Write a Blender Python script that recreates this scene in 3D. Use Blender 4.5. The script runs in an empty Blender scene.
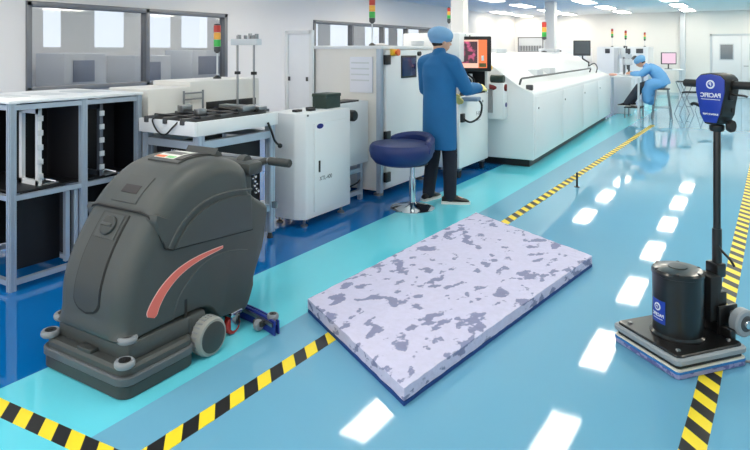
import bpy, bmesh, math, random
from mathutils import Vector, Matrix, noise
random.seed(7)
PI = math.pi
COL = bpy.context.scene.collection

# ------------------------------------------------------------------ camera
FOC, TH, EYE, HZ = 620.0, math.atan(385/620), 1.5, 50.0
SN, CS = math.sin(TH), math.cos(TH)
cam_data = bpy.data.cameras.new('camera')
cam = bpy.data.objects.new('camera', cam_data); COL.objects.link(cam)
cam.location = (0, 0, EYE); cam.rotation_euler = (PI/2, 0, TH)
cam_data.sensor_width = 36; cam_data.lens = FOC/750*36
cam_data.shift_y = -(225-HZ)/750
cam_data.clip_start = .05; cam_data.clip_end = 200
sc = bpy.context.scene
sc.camera = cam
sc.view_settings.view_transform = 'Standard'
sc.view_settings.look = 'None'
sc.view_settings.gamma = 1
sc.view_settings.use_curve_mapping = False
sc.view_settings.exposure = 0.46

def ray(px, py):
    l = (px-375)/FOC; u = (HZ-py)/FOC
    return (-SN+l*CS, CS+l*SN, u)
def on_floor(px, py, z=0):                 # measured point -> world point at height z
    r = ray(px, py); d = (z-EYE)/r[2]
    return Vector((r[0]*d, r[1]*d, z))

# ------------------------------------------------------------------ materials
def lin(c):
    out = []
    for v in c:
        v /= 255
        out.append(v/12.92 if v <= .04045 else ((v+.055)/1.055)**2.4)
    return (*out, 1)
MATS = {}
def mat(name, rgb, rough=.5, metal=0, spec=.5, var=.04, scale=6, emit=0, bump=0, coat=0, alpha=None, bscale=None):
    if name in MATS: return MATS[name]
    m = bpy.data.materials.new(name); m.use_nodes = True
    nt = m.node_tree; b = nt.nodes['Principled BSDF']
    tc = nt.nodes.new('ShaderNodeTexCoord')
    nz = nt.nodes.new('ShaderNodeTexNoise'); nz.inputs['Scale'].default_value = scale; nz.inputs['Detail'].default_value = 4
    nt.links.new(tc.outputs['Object'], nz.inputs['Vector'])
    mx = nt.nodes.new('ShaderNodeMix'); mx.data_type = 'RGBA'
    base = lin(rgb)
    mx.inputs['A'].default_value = tuple(min(1, c*(1-var)) for c in base[:3])+(1,)
    mx.inputs['B'].default_value = tuple(min(1, c*(1+var)) for c in base[:3])+(1,)
    nt.links.new(nz.outputs['Fac'], mx.inputs['Factor'])
    nt.links.new(mx.outputs['Result'], b.inputs['Base Color'])
    b.inputs['Roughness'].default_value = rough; b.inputs['Metallic'].default_value = metal
    b.inputs['Specular IOR Level'].default_value = spec
    b.inputs['Coat Weight'].default_value = coat
    if emit:
        b.inputs['Emission Color'].default_value = base; b.inputs['Emission Strength'].default_value = emit
    if alpha is not None: b.inputs['Alpha'].default_value = alpha
    if bump:
        n2 = nt.nodes.new('ShaderNodeTexNoise'); n2.inputs['Scale'].default_value = bscale or scale*8; n2.inputs['Detail'].default_value = 3
        nt.links.new(tc.outputs['Object'], n2.inputs['Vector'])
        bp = nt.nodes.new('ShaderNodeBump'); bp.inputs['Strength'].default_value = bump; bp.inputs['Distance'].default_value = .01
        nt.links.new(n2.outputs['Fac'], bp.inputs['Height']); nt.links.new(bp.outputs['Normal'], b.inputs['Normal'])
    MATS[name] = m
    return m

WALL = mat('wall_paint', (236, 235, 232), .6, var=.01, scale=1)
CEIL = mat('ceiling_paint', (250, 249, 246), .6, var=.01, scale=1)
WHITE = mat('white_enamel', (232, 235, 238), .35, var=.012, scale=3)
CREAM = mat('cream_enamel', (228, 226, 222), .4, var=.012, scale=3)
WGREY = mat('pale_grey_enamel', (205, 211, 217), .4, var=.02)
ALU = mat('aluminium', (182, 194, 208), .38, metal=.55, var=.05)
STEEL = mat('steel', (150, 152, 155), .3, metal=.9, var=.05)
CHROME = mat('chrome', (215, 218, 222), .08, metal=1, var=.01)
BLACKP = mat('black_panel', (7, 9, 17), .5, var=.1)
BLACK = mat('black_plastic', (20, 20, 22), .4, var=.1)
RUBBER = mat('black_rubber', (26, 26, 27), .7, var=.1)
FRAME = mat('window_frame_grey', (125, 128, 132), .4, metal=.3, var=.04)
GREEN = mat('dark_green_box', (42, 62, 56), .5, var=.06)
NAVY = mat('blue_upholstery', (22, 44, 104), .45, var=.08, scale=12, bump=.05)
LOGO = mat('logo_blue', (28, 40, 130), .4, var=.05)
LENSR = mat('red_lens', (200, 60, 50), .3, var=.03)
LENSY = mat('amber_lens', (240, 175, 70), .3, var=.03)
LENSG = mat('green_lens', (60, 180, 80), .3, var=.03)
DGREY = mat('dark_grey_plastic', (70, 72, 76), .45, var=.05)
YELLOW = mat('yellow_plastic', (242, 190, 40), .45, var=.04)
ORANGE = mat('orange_plastic', (232, 110, 40), .45, var=.04)

# epoxy floor: shade and reflection of the machine line painted in as straight bands
def floor_mat():
    m = bpy.data.materials.new('epoxy_floor'); m.use_nodes = True
    nt = m.node_tree; b = nt.nodes['Principled BSDF']
    tc = nt.nodes.new('ShaderNodeTexCoord'); sp = nt.nodes.new('ShaderNodeSeparateXYZ')
    nt.links.new(tc.outputs['Object'], sp.inputs[0])
    def step(edge):
        g = nt.nodes.new('ShaderNodeMath'); g.operation = 'GREATER_THAN'; g.inputs[1].default_value = edge
        nt.links.new(sp.outputs['X'], g.inputs[0]); return g
    def mixc(fac, a, bb):
        x = nt.nodes.new('ShaderNodeMix'); x.data_type = 'RGBA'
        nt.links.new(fac, x.inputs['Factor'])
        for s, v in (('A', a), ('B', bb)):
            if isinstance(v, tuple): x.inputs[s].default_value = v
            else: nt.links.new(v, x.inputs[s])
        return x.outputs['Result']
    c = mixc(step(-2.86).outputs[0], lin((6, 104, 176)), lin((104, 212, 232)))  # deep blue: painted shade along the machines; cyan: painted reflection of white machines
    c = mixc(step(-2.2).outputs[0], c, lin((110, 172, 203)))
    nz = nt.nodes.new('ShaderNodeTexNoise'); nz.inputs['Scale'].default_value = .7; nz.inputs['Detail'].default_value = 3
    nt.links.new(tc.outputs['Object'], nz.inputs['Vector'])
    hs = nt.nodes.new('ShaderNodeHueSaturation')
    mr = nt.nodes.new('ShaderNodeMapRange'); mr.inputs['To Min'].default_value = .95; mr.inputs['To Max'].default_value = 1.05
    nt.links.new(nz.outputs['Fac'], mr.inputs['Value']); nt.links.new(mr.outputs['Result'], hs.inputs['Value'])
    nt.links.new(c, hs.inputs['Color']); nt.links.new(hs.outputs['Color'], b.inputs['Base Color'])
    b.inputs['Roughness'].default_value = .045
    b.inputs['Specular IOR Level'].default_value = .5
    n2 = nt.nodes.new('ShaderNodeTexNoise'); n2.inputs['Scale'].default_value = 1.6
    nt.links.new(tc.outputs['Object'], n2.inputs['Vector'])
    bp = nt.nodes.new('ShaderNodeBump'); bp.inputs['Strength'].default_value = .05; bp.inputs['Distance'].default_value = .02
    nt.links.new(n2.outputs['Fac'], bp.inputs['Height']); nt.links.new(bp.outputs['Normal'], b.inputs['Normal'])
    return m
def hazard_mat():
    m = bpy.data.materials.new('hazard_tape'); m.use_nodes = True
    nt = m.node_tree; b = nt.nodes['Principled BSDF']
    tc = nt.nodes.new('ShaderNodeTexCoord'); sp = nt.nodes.new('ShaderNodeSeparateXYZ')
    nt.links.new(tc.outputs['Object'], sp.inputs[0])
    a = nt.nodes.new('ShaderNodeMath'); a.operation = 'ADD'
    nt.links.new(sp.outputs['X'], a.inputs[0]); nt.links.new(sp.outputs['Y'], a.inputs[1])
    d = nt.nodes.new('ShaderNodeMath'); d.operation = 'DIVIDE'; d.inputs[1].default_value = .172
    fr = nt.nodes.new('ShaderNodeMath'); fr.operation = 'FRACT'
    g = nt.nodes.new('ShaderNodeMath'); g.operation = 'GREATER_THAN'; g.inputs[1].default_value = .5
    nt.links.new(a.outputs[0], d.inputs[0]); nt.links.new(d.outputs[0], fr.inputs[0]); nt.links.new(fr.outputs[0], g.inputs[0])
    x = nt.nodes.new('ShaderNodeMix'); x.data_type = 'RGBA'
    x.inputs['A'].default_value = lin((250, 222, 40)); x.inputs['B'].default_value = lin((22, 22, 24))
    nt.links.new(g.outputs[0], x.inputs['Factor']); nt.links.new(x.outputs['Result'], b.inputs['Base Color'])
    b.inputs['Roughness'].default_value = .45
    return m
def sponge_mat(name, light, dark, sc_=7.0, thr=.57):
    m = bpy.data.materials.new(name); m.use_nodes = True
    nt = m.node_tree; b = nt.nodes['Principled BSDF']
    tc = nt.nodes.new('ShaderNodeTexCoord')
    mp = nt.nodes.new('ShaderNodeMapping'); mp.inputs['Scale'].default_value = (1.25, .85, 2.0); mp.inputs['Rotation'].default_value = (0, 0, .5)
    nt.links.new(tc.outputs['Object'], mp.inputs['Vector'])
    n = nt.nodes.new('ShaderNodeTexNoise'); n.inputs['Scale'].default_value = sc_; n.inputs['Detail'].default_value = 4; n.inputs['Roughness'].default_value = .5
    nt.links.new(mp.outputs['Vector'], n.inputs['Vector'])
    r = nt.nodes.new('ShaderNodeValToRGB')
    r.color_ramp.elements[0].position = thr; r.color_ramp.elements[1].position = thr+.035
    r.color_ramp.elements[0].color = lin(light); r.color_ramp.elements[1].color = lin(dark)
    nt.links.new(n.outputs['Fac'], r.inputs['Fac'])
    n2 = nt.nodes.new('ShaderNodeTexNoise'); n2.inputs['Scale'].default_value = 30; n2.inputs['Detail'].default_value = 4
    nt.links.new(tc.outputs['Object'], n2.inputs['Vector'])
    mr = nt.nodes.new('ShaderNodeMapRange'); mr.inputs['To Min'].default_value = .9; mr.inputs['To Max'].default_value = 1.1
    nt.links.new(n2.outputs['Fac'], mr.inputs['Value'])
    hs = nt.nodes.new('ShaderNodeHueSaturation')
    nt.links.new(r.outputs['Color'], hs.inputs['Color']); nt.links.new(mr.outputs['Result'], hs.inputs['Value'])
    nt.links.new(hs.outputs['Color'], b.inputs['Base Color'])
    b.inputs['Roughness'].default_value = .85; b.inputs['Specular IOR Level'].default_value = .2
    bp = nt.nodes.new('ShaderNodeBump'); bp.inputs['Strength'].default_value = .35; bp.inputs['Distance'].default_value = .02
    nt.links.new(n2.outputs['Fac'], bp.inputs['Height']); nt.links.new(bp.outputs['Normal'], b.inputs['Normal'])
    return m
def glass_mat(name, tint, gloss):
    m = bpy.data.materials.new(name); m.use_nodes = True
    nt = m.node_tree; nt.nodes.remove(nt.nodes['Principled BSDF'])
    out = nt.nodes['Material Output']
    t = nt.nodes.new('ShaderNodeBsdfTransparent'); t.inputs['Color'].default_value = lin(tint)
    g = nt.nodes.new('ShaderNodeBsdfGlossy'); g.inputs['Roughness'].default_value = .03
    nz = nt.nodes.new('ShaderNodeTexNoise'); nz.inputs['Scale'].default_value = .5
    mr = nt.nodes.new('ShaderNodeMapRange'); mr.inputs['To Min'].default_value = gloss*.8; mr.inputs['To Max'].default_value = gloss*1.2
    nt.links.new(nz.outputs['Fac'], mr.inputs['Value'])
    x = nt.nodes.new('ShaderNodeMixShader'); nt.links.new(mr.outputs['Result'], x.inputs[0])
    nt.links.new(t.outputs[0], x.inputs[1]); nt.links.new(g.outputs[0], x.inputs[2]); nt.links.new(x.outputs[0], out.inputs['Surface'])
    return m
def emit_mat(name, rgb, s):
    m = bpy.data.materials.new(name); m.use_nodes = True
    nt = m.node_tree; nt.nodes.remove(nt.nodes['Principled BSDF'])
    e = nt.nodes.new('ShaderNodeEmission'); e.inputs['Color'].default_value = lin(rgb); e.inputs['Strength'].default_value = s
    nt.links.new(e.outputs[0], nt.nodes['Material Output'].inputs['Surface'])
    return m
GLASS = glass_mat('window_glass', (238, 240, 242), .1)
ACRYL = glass_mat('frosted_acrylic', (225, 229, 240), .06)

# ------------------------------------------------------------------ mesh building
ROOTM = {}
def frame_of(o):
    while o is not None:
        if o.name in ROOTM: return ROOTM[o.name]
        o = o.parent
    return Matrix.Identity(4)

class MB:
    def __init__(s): s.bm = bmesh.new()
    def _new(s, before):
        return [v for v in s.bm.verts if v not in before]
    def box(s, x0, x1, y0, y1, z0, z1, bev=0, seg=2):
        r = bmesh.ops.create_cube(s.bm, size=1)
        M = Matrix.Translation(((x0+x1)/2, (y0+y1)/2, (z0+z1)/2)) @ Matrix.Diagonal((abs(x1-x0), abs(y1-y0), abs(z1-z0), 1))
        bmesh.ops.transform(s.bm, matrix=M, verts=r['verts'])
        if bev:
            es = list({e for v in r['verts'] for e in v.link_edges})
            bmesh.ops.bevel(s.bm, geom=es, offset=bev, segments=seg, affect='EDGES', profile=.5)
        return s
    def obox(s, M, sx, sy, sz, bev=0, seg=2):
        r = bmesh.ops.create_cube(s.bm, size=1)
        bmesh.ops.transform(s.bm, matrix=Matrix(M) @ Matrix.Diagonal((sx, sy, sz, 1)), verts=r['verts'])
        if bev:
            es = list({e for v in r['verts'] for e in v.link_edges})
            bmesh.ops.bevel(s.bm, geom=es, offset=bev, segments=seg, affect='EDGES', profile=.5)
        return s
    def rings(s, rings, cap=True, closed=False):
        rv = [[s.bm.verts.new(p) for p in r] for r in rings]
        n = len(rv[0])
        for a, b in zip(rv, rv[1:]+([rv[0]] if closed else [])):
            for i in range(n):
                s.bm.faces.new((a[i], a[(i+1) % n], b[(i+1) % n], b[i]))
        if cap and not closed:
            s.bm.faces.new(rv[0][::-1]); s.bm.faces.new(rv[-1])
        return s
    def tube(s, pts, r, seg=10, cap=True):
        pts = [Vector(p) for p in pts]
        rr = r if isinstance(r, (list, tuple)) else [r]*len(pts)
        rs = []; up = None
        for i, p in enumerate(pts):
            t = (pts[min(i+1, len(pts)-1)]-pts[max(i-1, 0)]).normalized()
            if up is None:
                up = Vector((0, 0, 1)) if abs(t.z) < .9 else Vector((1, 0, 0))
            a = t.cross(up).normalized(); b = a.cross(t).normalized(); up = b
            rs.append([p+(a*math.cos(k*2*PI/seg)+b*math.sin(k*2*PI/seg))*rr[i] for k in range(seg)])
        return s.rings(rs, cap)
    def cyl(s, p0, p1, r, r1=None, seg=24):
        return s.tube([p0, p1], [r, r1 if r1 is not None else r], seg)
    def lathe(s, prof, c=(0, 0, 0), axis=(0, 0, 1), seg=32):
        c = Vector(c); ax = Vector(axis).normalized()
        h = Vector((1, 0, 0)) if abs(ax.x) < .9 else Vector((0, 1, 0))
        a = ax.cross(h).normalized(); b = ax.cross(a).normalized()
        return s.rings([[c+ax*z+(a*math.cos(k*2*PI/seg)+b*math.sin(k*2*PI/seg))*max(r, 1e-4) for k in range(seg)] for r, z in prof])
    def prism(s, poly, o, ex, ey, ez, bev=0):
        o, ex, ey, ez = Vector(o), Vector(ex), Vector(ey), Vector(ez)
        before = set(s.bm.verts)
        A = [o+ex*p[0]+ey*p[1] for p in poly]
        s.rings([A, [p+ez for p in A]])
        if bev:
            vs = s._new(before)
            es = list({e for v in vs for e in v.link_edges})
            bmesh.ops.bevel(s.bm, geom=es, offset=bev, segments=2, affect='EDGES', profile=.5)
        return s
    def ball(s, c, r, scale=(1, 1, 1), sub=2, rot=None):
        q = bmesh.ops.create_icosphere(s.bm, subdivisions=sub, radius=r)
        M = Matrix.Translation(c)
        if rot is not None: M = M @ rot.to_4x4()
        bmesh.ops.transform(s.bm, matrix=M @ Matrix.Diagonal((*scale, 1)), verts=q['verts'])
        return s
    def limb(s, pts, radii):
        pts = [Vector(p) for p in pts]
        for p, r in zip(pts, radii): s.ball(p, r)
        for (p, r), (q, t) in zip(list(zip(pts, radii))[:-1], list(zip(pts, radii))[1:]):
            if (q-p).length > 1e-4: s.tube([p, q], [r, t], 14)
        return s
    def loft(s, secs, right=(1, 0, 0), seg=28, power=2.0):
        # secs: (centre, rx, ry); sections perpendicular to the centre path
        C = [Vector(q[0]) for q in secs]; R = Vector(right); rs = []
        for i, (c, rx, ry) in enumerate(secs):
            t = (C[min(i+1, len(C)-1)]-C[max(i-1, 0)]).normalized()
            a = (R-t*R.dot(t)).normalized(); b = t.cross(a).normalized()
            ring = []
            for k in range(seg):
                q = k*2*PI/seg; cc, ss = math.cos(q), math.sin(q)
                e = 2/power
                ring.append(C[i]+a*rx*math.copysign(abs(cc)**e, cc)+b*ry*math.copysign(abs(ss)**e, ss))
            rs.append(ring)
        return s.rings(rs)
    def build(s, name, m, parent=None, world=True, smooth=35, remesh=0, sm_iter=3):
        bm = s.bm
        if parent is not None and world:
            bmesh.ops.transform(bm, matrix=frame_of(parent).inverted(), verts=bm.verts[:])
        bmesh.ops.recalc_face_normals(bm, faces=bm.faces[:])
        me = bpy.data.meshes.new(name); bm.to_mesh(me); bm.free()
        for p in me.polygons: p.use_smooth = True
        if not remesh: me.set_sharp_from_angle(angle=math.radians(smooth))
        for x in (m if isinstance(m, list) else [m]): me.materials.append(x)
        o = bpy.data.objects.new(name, me); COL.objects.link(o)
        if parent is not None: o.parent = parent
        if remesh:
            r = o.modifiers.new('skin', 'REMESH'); r.mode = 'VOXEL'; r.voxel_size = remesh; r.use_smooth_shade = True
            k = o.modifiers.new('relax', 'SMOOTH'); k.iterations = sm_iter; k.factor = .5
        return o

def tag(o, label, cat, group=None, kind=None):
    o['label'] = label; o['category'] = cat
    if group: o['group'] = group
    if kind: o['kind'] = kind
    return o
def thing(name, label, cat, loc, rotz=0, group=None):
    o = bpy.data.objects.new(name, None); COL.objects.link(o)
    o.location = loc; o.rotation_euler = (0, 0, rotz); o.empty_display_size = .1
    ROOTM[o.name] = Matrix.Translation(loc) @ Matrix.Rotation(rotz, 4, 'Z')
    return tag(o, label, cat, group)
def structure(o, label, cat):
    o['kind'] = 'structure'; o['label'] = label; o['category'] = cat; return o
def copy_tree(o, parent=None):
    c = o.copy(); COL.objects.link(c)
    if parent is not None: c.parent = parent; c.matrix_parent_inverse = o.matrix_parent_inverse.copy()
    for ch in list(o.children): copy_tree(ch, c)
    return c
def text(body, name, size, origin, right, up, m, parent, mirror=False, bold=.0, world=True, thick=.0006, wrap=0):
    # flat raised lettering as a mesh; wrap = radius of the drum it is bent around
    cu = bpy.data.curves.new('type', 'FONT'); cu.body = body; cu.size = size; cu.align_x = 'CENTER'; cu.align_y = 'CENTER'
    cu.extrude = thick; cu.offset = bold
    tmp = bpy.data.objects.new('type', cu); COL.objects.link(tmp)
    bpy.context.view_layer.update()
    me = bpy.data.meshes.new_from_object(tmp.evaluated_get(bpy.context.evaluated_depsgraph_get())); me.name = name
    bpy.data.objects.remove(tmp); bpy.data.curves.remove(cu)
    r = Vector(right).normalized(); u = Vector(up).normalized(); n = r.cross(u); o = Vector(origin)
    inv = frame_of(parent).inverted() if world else Matrix.Identity(4)
    for v in me.vertices:
        x, y, z = v.co
        if mirror: x = -x
        if wrap:
            a = x/wrap; p = o-n*wrap+(n*math.cos(a)+r*math.sin(a))*(wrap+z)+u*y
        else: p = o+r*x+u*y+n*z
        v.co = inv @ p
    if mirror: me.flip_normals()
    me.materials.clear(); me.materials.append(m)
    ob = bpy.data.objects.new(name, me); COL.objects.link(ob); ob.parent = parent
    return ob
def catmull(P, n=6, closed=False):
    out = []; N = len(P)
    rng = range(N) if closed else range(N-1)
    for i in rng:
        p0 = P[(i-1) % N] if closed or i > 0 else P[0]
        p1, p2 = P[i], P[(i+1) % N]
        p3 = P[(i+2) % N] if closed or i+2 < N else P[-1]
        for k in range(n):
            t = k/n
            out.append(tuple(.5*((2*b)+(c-a)*t+(2*a-5*b+4*c-d)*t*t+(3*b-a-3*c+d)*t**3) for a, b, c, d in zip(p0, p1, p2, p3)))
    if not closed: out.append(tuple(P[-1]))
    return out

# ------------------------------------------------------------------ the room
XL, YB, ZC, XR, YF = -7.8, 22.5, 2.75, 4.6, -3.0
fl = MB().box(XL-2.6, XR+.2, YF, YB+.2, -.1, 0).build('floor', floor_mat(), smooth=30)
structure(fl, 'glossy blue epoxy floor', 'floor')
structure(MB().box(XL-2.6, XR+.2, YF, YB+.2, ZC, ZC+.1).build('ceiling', CEIL), 'flat white ceiling', 'ceiling')
W1 = (4.28, 7.72, .96, 2.12); W2 = (10.15, 15.95, .96, 2.12)
w = MB()
ys = [YF, W1[0], W1[1], W2[0], W2[1], YB]
for i in range(5):
    if i in (1, 3):
        w.box(XL-.12, XL, ys[i], ys[i+1], 0, .96); w.box(XL-.12, XL, ys[i], ys[i+1], 2.12, ZC)
    else: w.box(XL-.12, XL, ys[i], ys[i+1], 0, ZC)
structure(w.build('wall_left', WALL), 'white partition wall with glazed windows', 'wall')
structure(MB().box(XL-2.6, XR+.2, YB, YB+.15, 0, ZC).build('wall_back', WALL), 'white far wall of the hall', 'wall')
structure(MB().box(XR, XR+.15, YF, YB, 0, ZC).build('wall_right', WALL), 'white wall on the right of the hall', 'wall')
# room behind the glazing
structure(MB().box(XL-2.6, XL-2.5, YF, YB, 0, ZC).build('wall_outer', mat('corridor_wall', (228, 229, 231), .7, var=.02)), 'pale corridor wall seen through the windows', 'wall')
DAY = emit_mat('daylight', (240, 246, 255), 1.1)
for i, (a, b) in enumerate([(5.1, 5.75), (5.95, 6.25), (6.9, 7.5), (7.9, 8.6), (8.9, 9.6), (10.2, 10.8), (11.2, 12.2), (12.7, 13.6), (14.2, 15.3), (16, 17.4), (18, 19.5)]):
    o = MB().box(XL-2.5, XL-2.49, a, b, 1.55, 2.6).build('window_%d' % (i+4), DAY)
    structure(o, 'bright daylight window of the corridor behind the glass', 'window')

def wall_window(n, W, mull):
    y0, y1, z0, z1 = W
    root = bpy.data.objects.new('window_%d' % n, None); COL.objects.link(root)
    root.location = (XL, y0, z0); ROOTM[root.name] = Matrix.Translation(root.location)
    structure(root, 'grey framed internal window in the white wall', 'window')
    m = MB(); t = .07
    xs = (XL-.1, XL+.03)
    m.box(*xs, y0, y1, z0, z0+t, .008); m.box(*xs, y0, y1, z1-t, z1, .008)
    for y in [y0]+mull+[y1-t]: m.box(*xs, y, y+t, z0, z1, .008)
    m.build('frame', FRAME, root)
    e = [y0]+mull+[y1-t]
    for a, b in zip(e, e[1:]):
        MB().box(XL-.05, XL-.04, a+t-.01, b+.01, z0+t-.01, z1-t+.01).build('pane', GLASS, root)
    return root
wall_window(1, W1, [6.05]); wall_window(2, W2, [11.55, 12.9, 14.1])

# cabinets standing in the corridor, visible through the first window
for i, (y, wd, h) in enumerate([(5.7, .75, 1.45), (7.0, .8, 1.4), (8.3, 1.1, 1.5), (9.6, .7, 1.35), (12.3, 1.4, 1.5)]):
    r = thing('equipment_cabinet', ['grey equipment cabinet with dark screen behind the left window pane', 'plain grey cabinet behind the right part of the left window', 'wide grey cabinet seen through the right pane of the left window',
              'low grey cabinet deep behind the right window pane', 'grey cabinet seen through the small far wall window'][i], 'cabinet', (XL-1.9, y, 0))
    MB().box(XL-2.3, XL-1.5, y, y+wd, .0, h, .02).build('body', WGREY, r)
    MB().box(XL-1.5, XL-1.485, y+.15, y+.15+wd*.5, h*.68, h*.92, .004).build('screen', mat('cabinet_screen', (120, 130, 150), .3), r)
    MB().box(XL-1.5, XL-1.488, y+.06, y+wd-.06, .15, h*.6, .005).build('door', WHITE, r)

# far wall features
def back_window():
    root = bpy.data.objects.new('window_3', None); COL.objects.link(root); root.location = (-7.2, YB, 1.7)
    ROOTM[root.name] = Matrix.Translation(root.location)
    structure(root, 'small window with grey blind on the far wall', 'window')
    m = MB(); x0, x1, z0, z1 = -7.68, -6.72, 1.42, 1.98
    m.box(x0, x1, YB-.03, YB, z1-.04, z1); m.box(x0, x1, YB-.03, YB, z0, z0+.04)
    m.box(x0, x0+.04, YB-.03, YB, z0, z1); m.box(x1-.04, x1, YB-.03, YB, z0, z1)
    m.build('frame', FRAME, root)
    MB().box(x0+.04, x1-.04, YB-.015, YB-.005, z0+.04, z1-.04).build('pane', mat('pane_grey', (205, 210, 214), .2), root)
    b = MB()
    for k in range(14): b.box(x0+.07+k*.06, x0+.1+k*.06, YB-.022, YB-.016, z0+.05, z0+.24)
    b.build('blind', DGREY, root)
back_window()
def door():
    root = bpy.data.objects.new('door_1', None); COL.objects.link(root); root.location = (-.49, YB, 0)
    ROOTM[root.name] = Matrix.Translation(root.location)
    structure(root, 'white double door with grey vision window in the far wall', 'door')
    f = MB(); x0, x1, zt = -1.3, .32, 1.95
    f.box(x0-.06, x0, YB-.04, YB, 0, zt+.06); f.box(x1, x1+.06, YB-.04, YB, 0, zt+.06); f.box(x0-.06, x1+.06, YB-.04, YB, zt, zt+.06)
    f.build('door_frame', WGREY, root)
    for a, b in ((x0+.005, -.495), (-.485, x1-.005)):
        lf = MB().box(a, b, YB-.03, YB-.002, .01, zt-.005, .004).build('door_leaf', WHITE, root)
        c = (a+b)/2
        MB().box(c-.2, c+.2, YB-.042, YB-.028, 1.18, 1.7, .012).build('vision_frame', WGREY, lf)
        MB().box(c-.17, c+.17, YB-.046, YB-.036, 1.21, 1.67, .012).build('vision_pane', mat('vision_grey', (128, 132, 138), .15), lf)
    MB().cyl((-.42, YB-.08, 1.0), (-.42, YB-.03, 1.0), .012).cyl((-.42, YB-.08, 1.0), (-.3, YB-.08, 1.0), .01).build('door_handle', STEEL, root)
door()
structure(MB().box(-2.2, -2.05, YB-.25, YB, 0, ZC).build('trim_1', WGREY), 'pale corner post on the far wall', 'post')
structure(MB().box(XL, XR, YB-.012, YB, 0, .1).build('baseboard_back', WGREY), 'pale skirting along the far wall', 'baseboard')
structure(MB().box(-4.73, -4.49, 10.2, 10.44, 0, ZC, .01).build('column_1', WALL), 'nearer square white column', 'column')
structure(MB().box(-4.72, -4.47, 15.9, 16.15, 0, ZC, .01).build('column_2', WALL), 'farther square white column', 'column')

# ceiling lights
LAMP = emit_mat('lamp_diffuser', (255, 245, 228), 11.5)
proto = None
rows = {-1.9: [6.65, 9.1, 11.65, 14.1, 16.5, 18.9, 21.3], -3.78: [6.2, 8.7, 11.2, 16.2, 18.7, 21.2], -5.6: [4.3, 9.3, 11.8, 14.3, 16.8, 19.3, 21.5], -7.2: [19.5, 21.6],
        .1: [4.2, 6.7, 9.2, 11.7, 14.2, 16.7, 19.2, 21.4], 2.3: [1.0, 4.2, 7.5, 11, 14.5, 18], -1.91: [-1.5, .5, 2.5], -3.79: [-1.5, 1], -9.0: [5.3, 8.2, 11.5, 15], -6.4: [-1, 3, 7.5, 12]}  # corridor row and last row: lamps added to brighten corridor and left wall
orow = {-1.9: 'ceiling row over the hazard tape', -3.78: 'second ceiling row from the door', -5.6: 'third ceiling row from the door', -7.2: 'ceiling row nearest the window wall'}
nth = ['farthest', 'second farthest', 'third farthest', 'fourth farthest', 'fifth farthest', 'sixth farthest', 'seventh farthest', 'eighth farthest']
for x, yl in rows.items():
    for i, y in enumerate(yl):
        k = len(yl)-1-i
        lab = 'white rectangular light panel, %s of the %s' % (nth[k], orow[x]) if x in orow else 'white rectangular fill light panel added behind the window wall' if x == -9.0 else 'unseen white rectangular ceiling light panel overhead'
        if proto is None:
            proto = thing('ceiling_light', lab, 'light', (x, y, ZC), 0, 'ceiling light panels')
            q = MB()
            q.box(-.19, .19, -.64, -.61, -.025, 0); q.box(-.19, .19, .61, .64, -.025, 0); q.box(-.19, -.165, -.61, .61, -.025, 0); q.box(.165, .19, -.61, .61, -.025, 0)
            q.build('frame', WHITE, proto, world=False)
            MB().box(-.165, .165, -.61, .61, -.036, -.004).build('diffuser', LAMP, proto, world=False)
            o = proto
        else: o = copy_tree(proto)
        o.location = (x, y, ZC); o['label'] = lab

# hazard tapes on the floor
HZM = hazard_mat()
def tape(name, pts, wd, label):
    # flat strip through pts (world XY)
    m = MB(); rs = []
    for i, p in enumerate(pts):
        a = Vector(pts[max(i-1, 0)]); b = Vector(pts[min(i+1, len(pts)-1)])
        t = (b-a).normalized(); n = Vector((t.y, -t.x))*wd/2; p = Vector(p)
        rs.append([(*(p-n), 0), (*(p+n), 0), (*(p+n), .0015), (*(p-n), .0015)])
    m.rings(rs)
    return tag(m.build(name, HZM), label, 'tape')
tape('hazard_tape', [(-1.93, 1.35), (-1.9, 3), (-1.88, 5.5), (-1.84, 9), (-1.82, 13.5)], .085, 'long black and yellow hazard tape running from the foreground past the white oven')
tape('hazard_tape', [(-.26, 1.5), (-.2, 3), (-.15, 5), (-.1, 7.5), (-.06, 10)], .09, 'black and yellow hazard tape passing under the upright floor machine')
tape('hazard_tape', [(-3.4, 1.34), (-2.7, 1.38), (-1.975, 1.43)], .085, 'short black and yellow tape across the floor in front of the scrubber')
p = on_floor(577, 187)
t = thing('floor_post', 'small thin black post standing on the floor beside the hazard tape', 'post', p)
MB().cyl((p.x, p.y, 0), (p.x, p.y, .006), .03).build('base', BLACK, t)
MB().cyl((p.x, p.y, .004), (p.x, p.y, .16), .011).build('stem', BLACK, t)

# ------------------------------------------------------------------ aluminium rack with black panels
def profile_post(m, x, y, z0, z1, s=.045):
    h = s/2; g = s*.14
    m.box(x-h, x+h, y-h, y+h, z0, z1)
    for d in (-1, 1):                                # raised lips leave a T-slot on every face
        for f in (-1, 1):
            m.box(x+d*h*.62-g, x+d*h*.62+g, y+f*h-.004, y+f*h+.004, z0, z1)
            m.box(x+f*h-.004, x+f*h+.004, y+d*h*.62-g, y+d*h*.62+g, z0, z1)
def rail(m, a, b, s=.045):
    a, b = Vector(a), Vector(b); h = s/2
    lo = Vector((min(a.x, b.x), min(a.y, b.y), min(a.z, b.z))); hi = Vector((max(a.x, b.x), max(a.y, b.y), max(a.z, b.z)))
    d = b-a; e = [0 if abs(d[i]) > 1e-6 else h for i in range(3)]
    m.box(lo.x-e[0], hi.x+e[0], lo.y-e[1], hi.y+e[1], lo.z-e[2], hi.z+e[2])
rx0, rx1, ry0, rym, ry1 = -4.75, -3.95, 2.08, 2.56, 3.0
R = thing('magazine_rack', 'low aluminium frame rack with black panels and white top behind the scrubber', 'rack', (rx1, ry0, 0))
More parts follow.
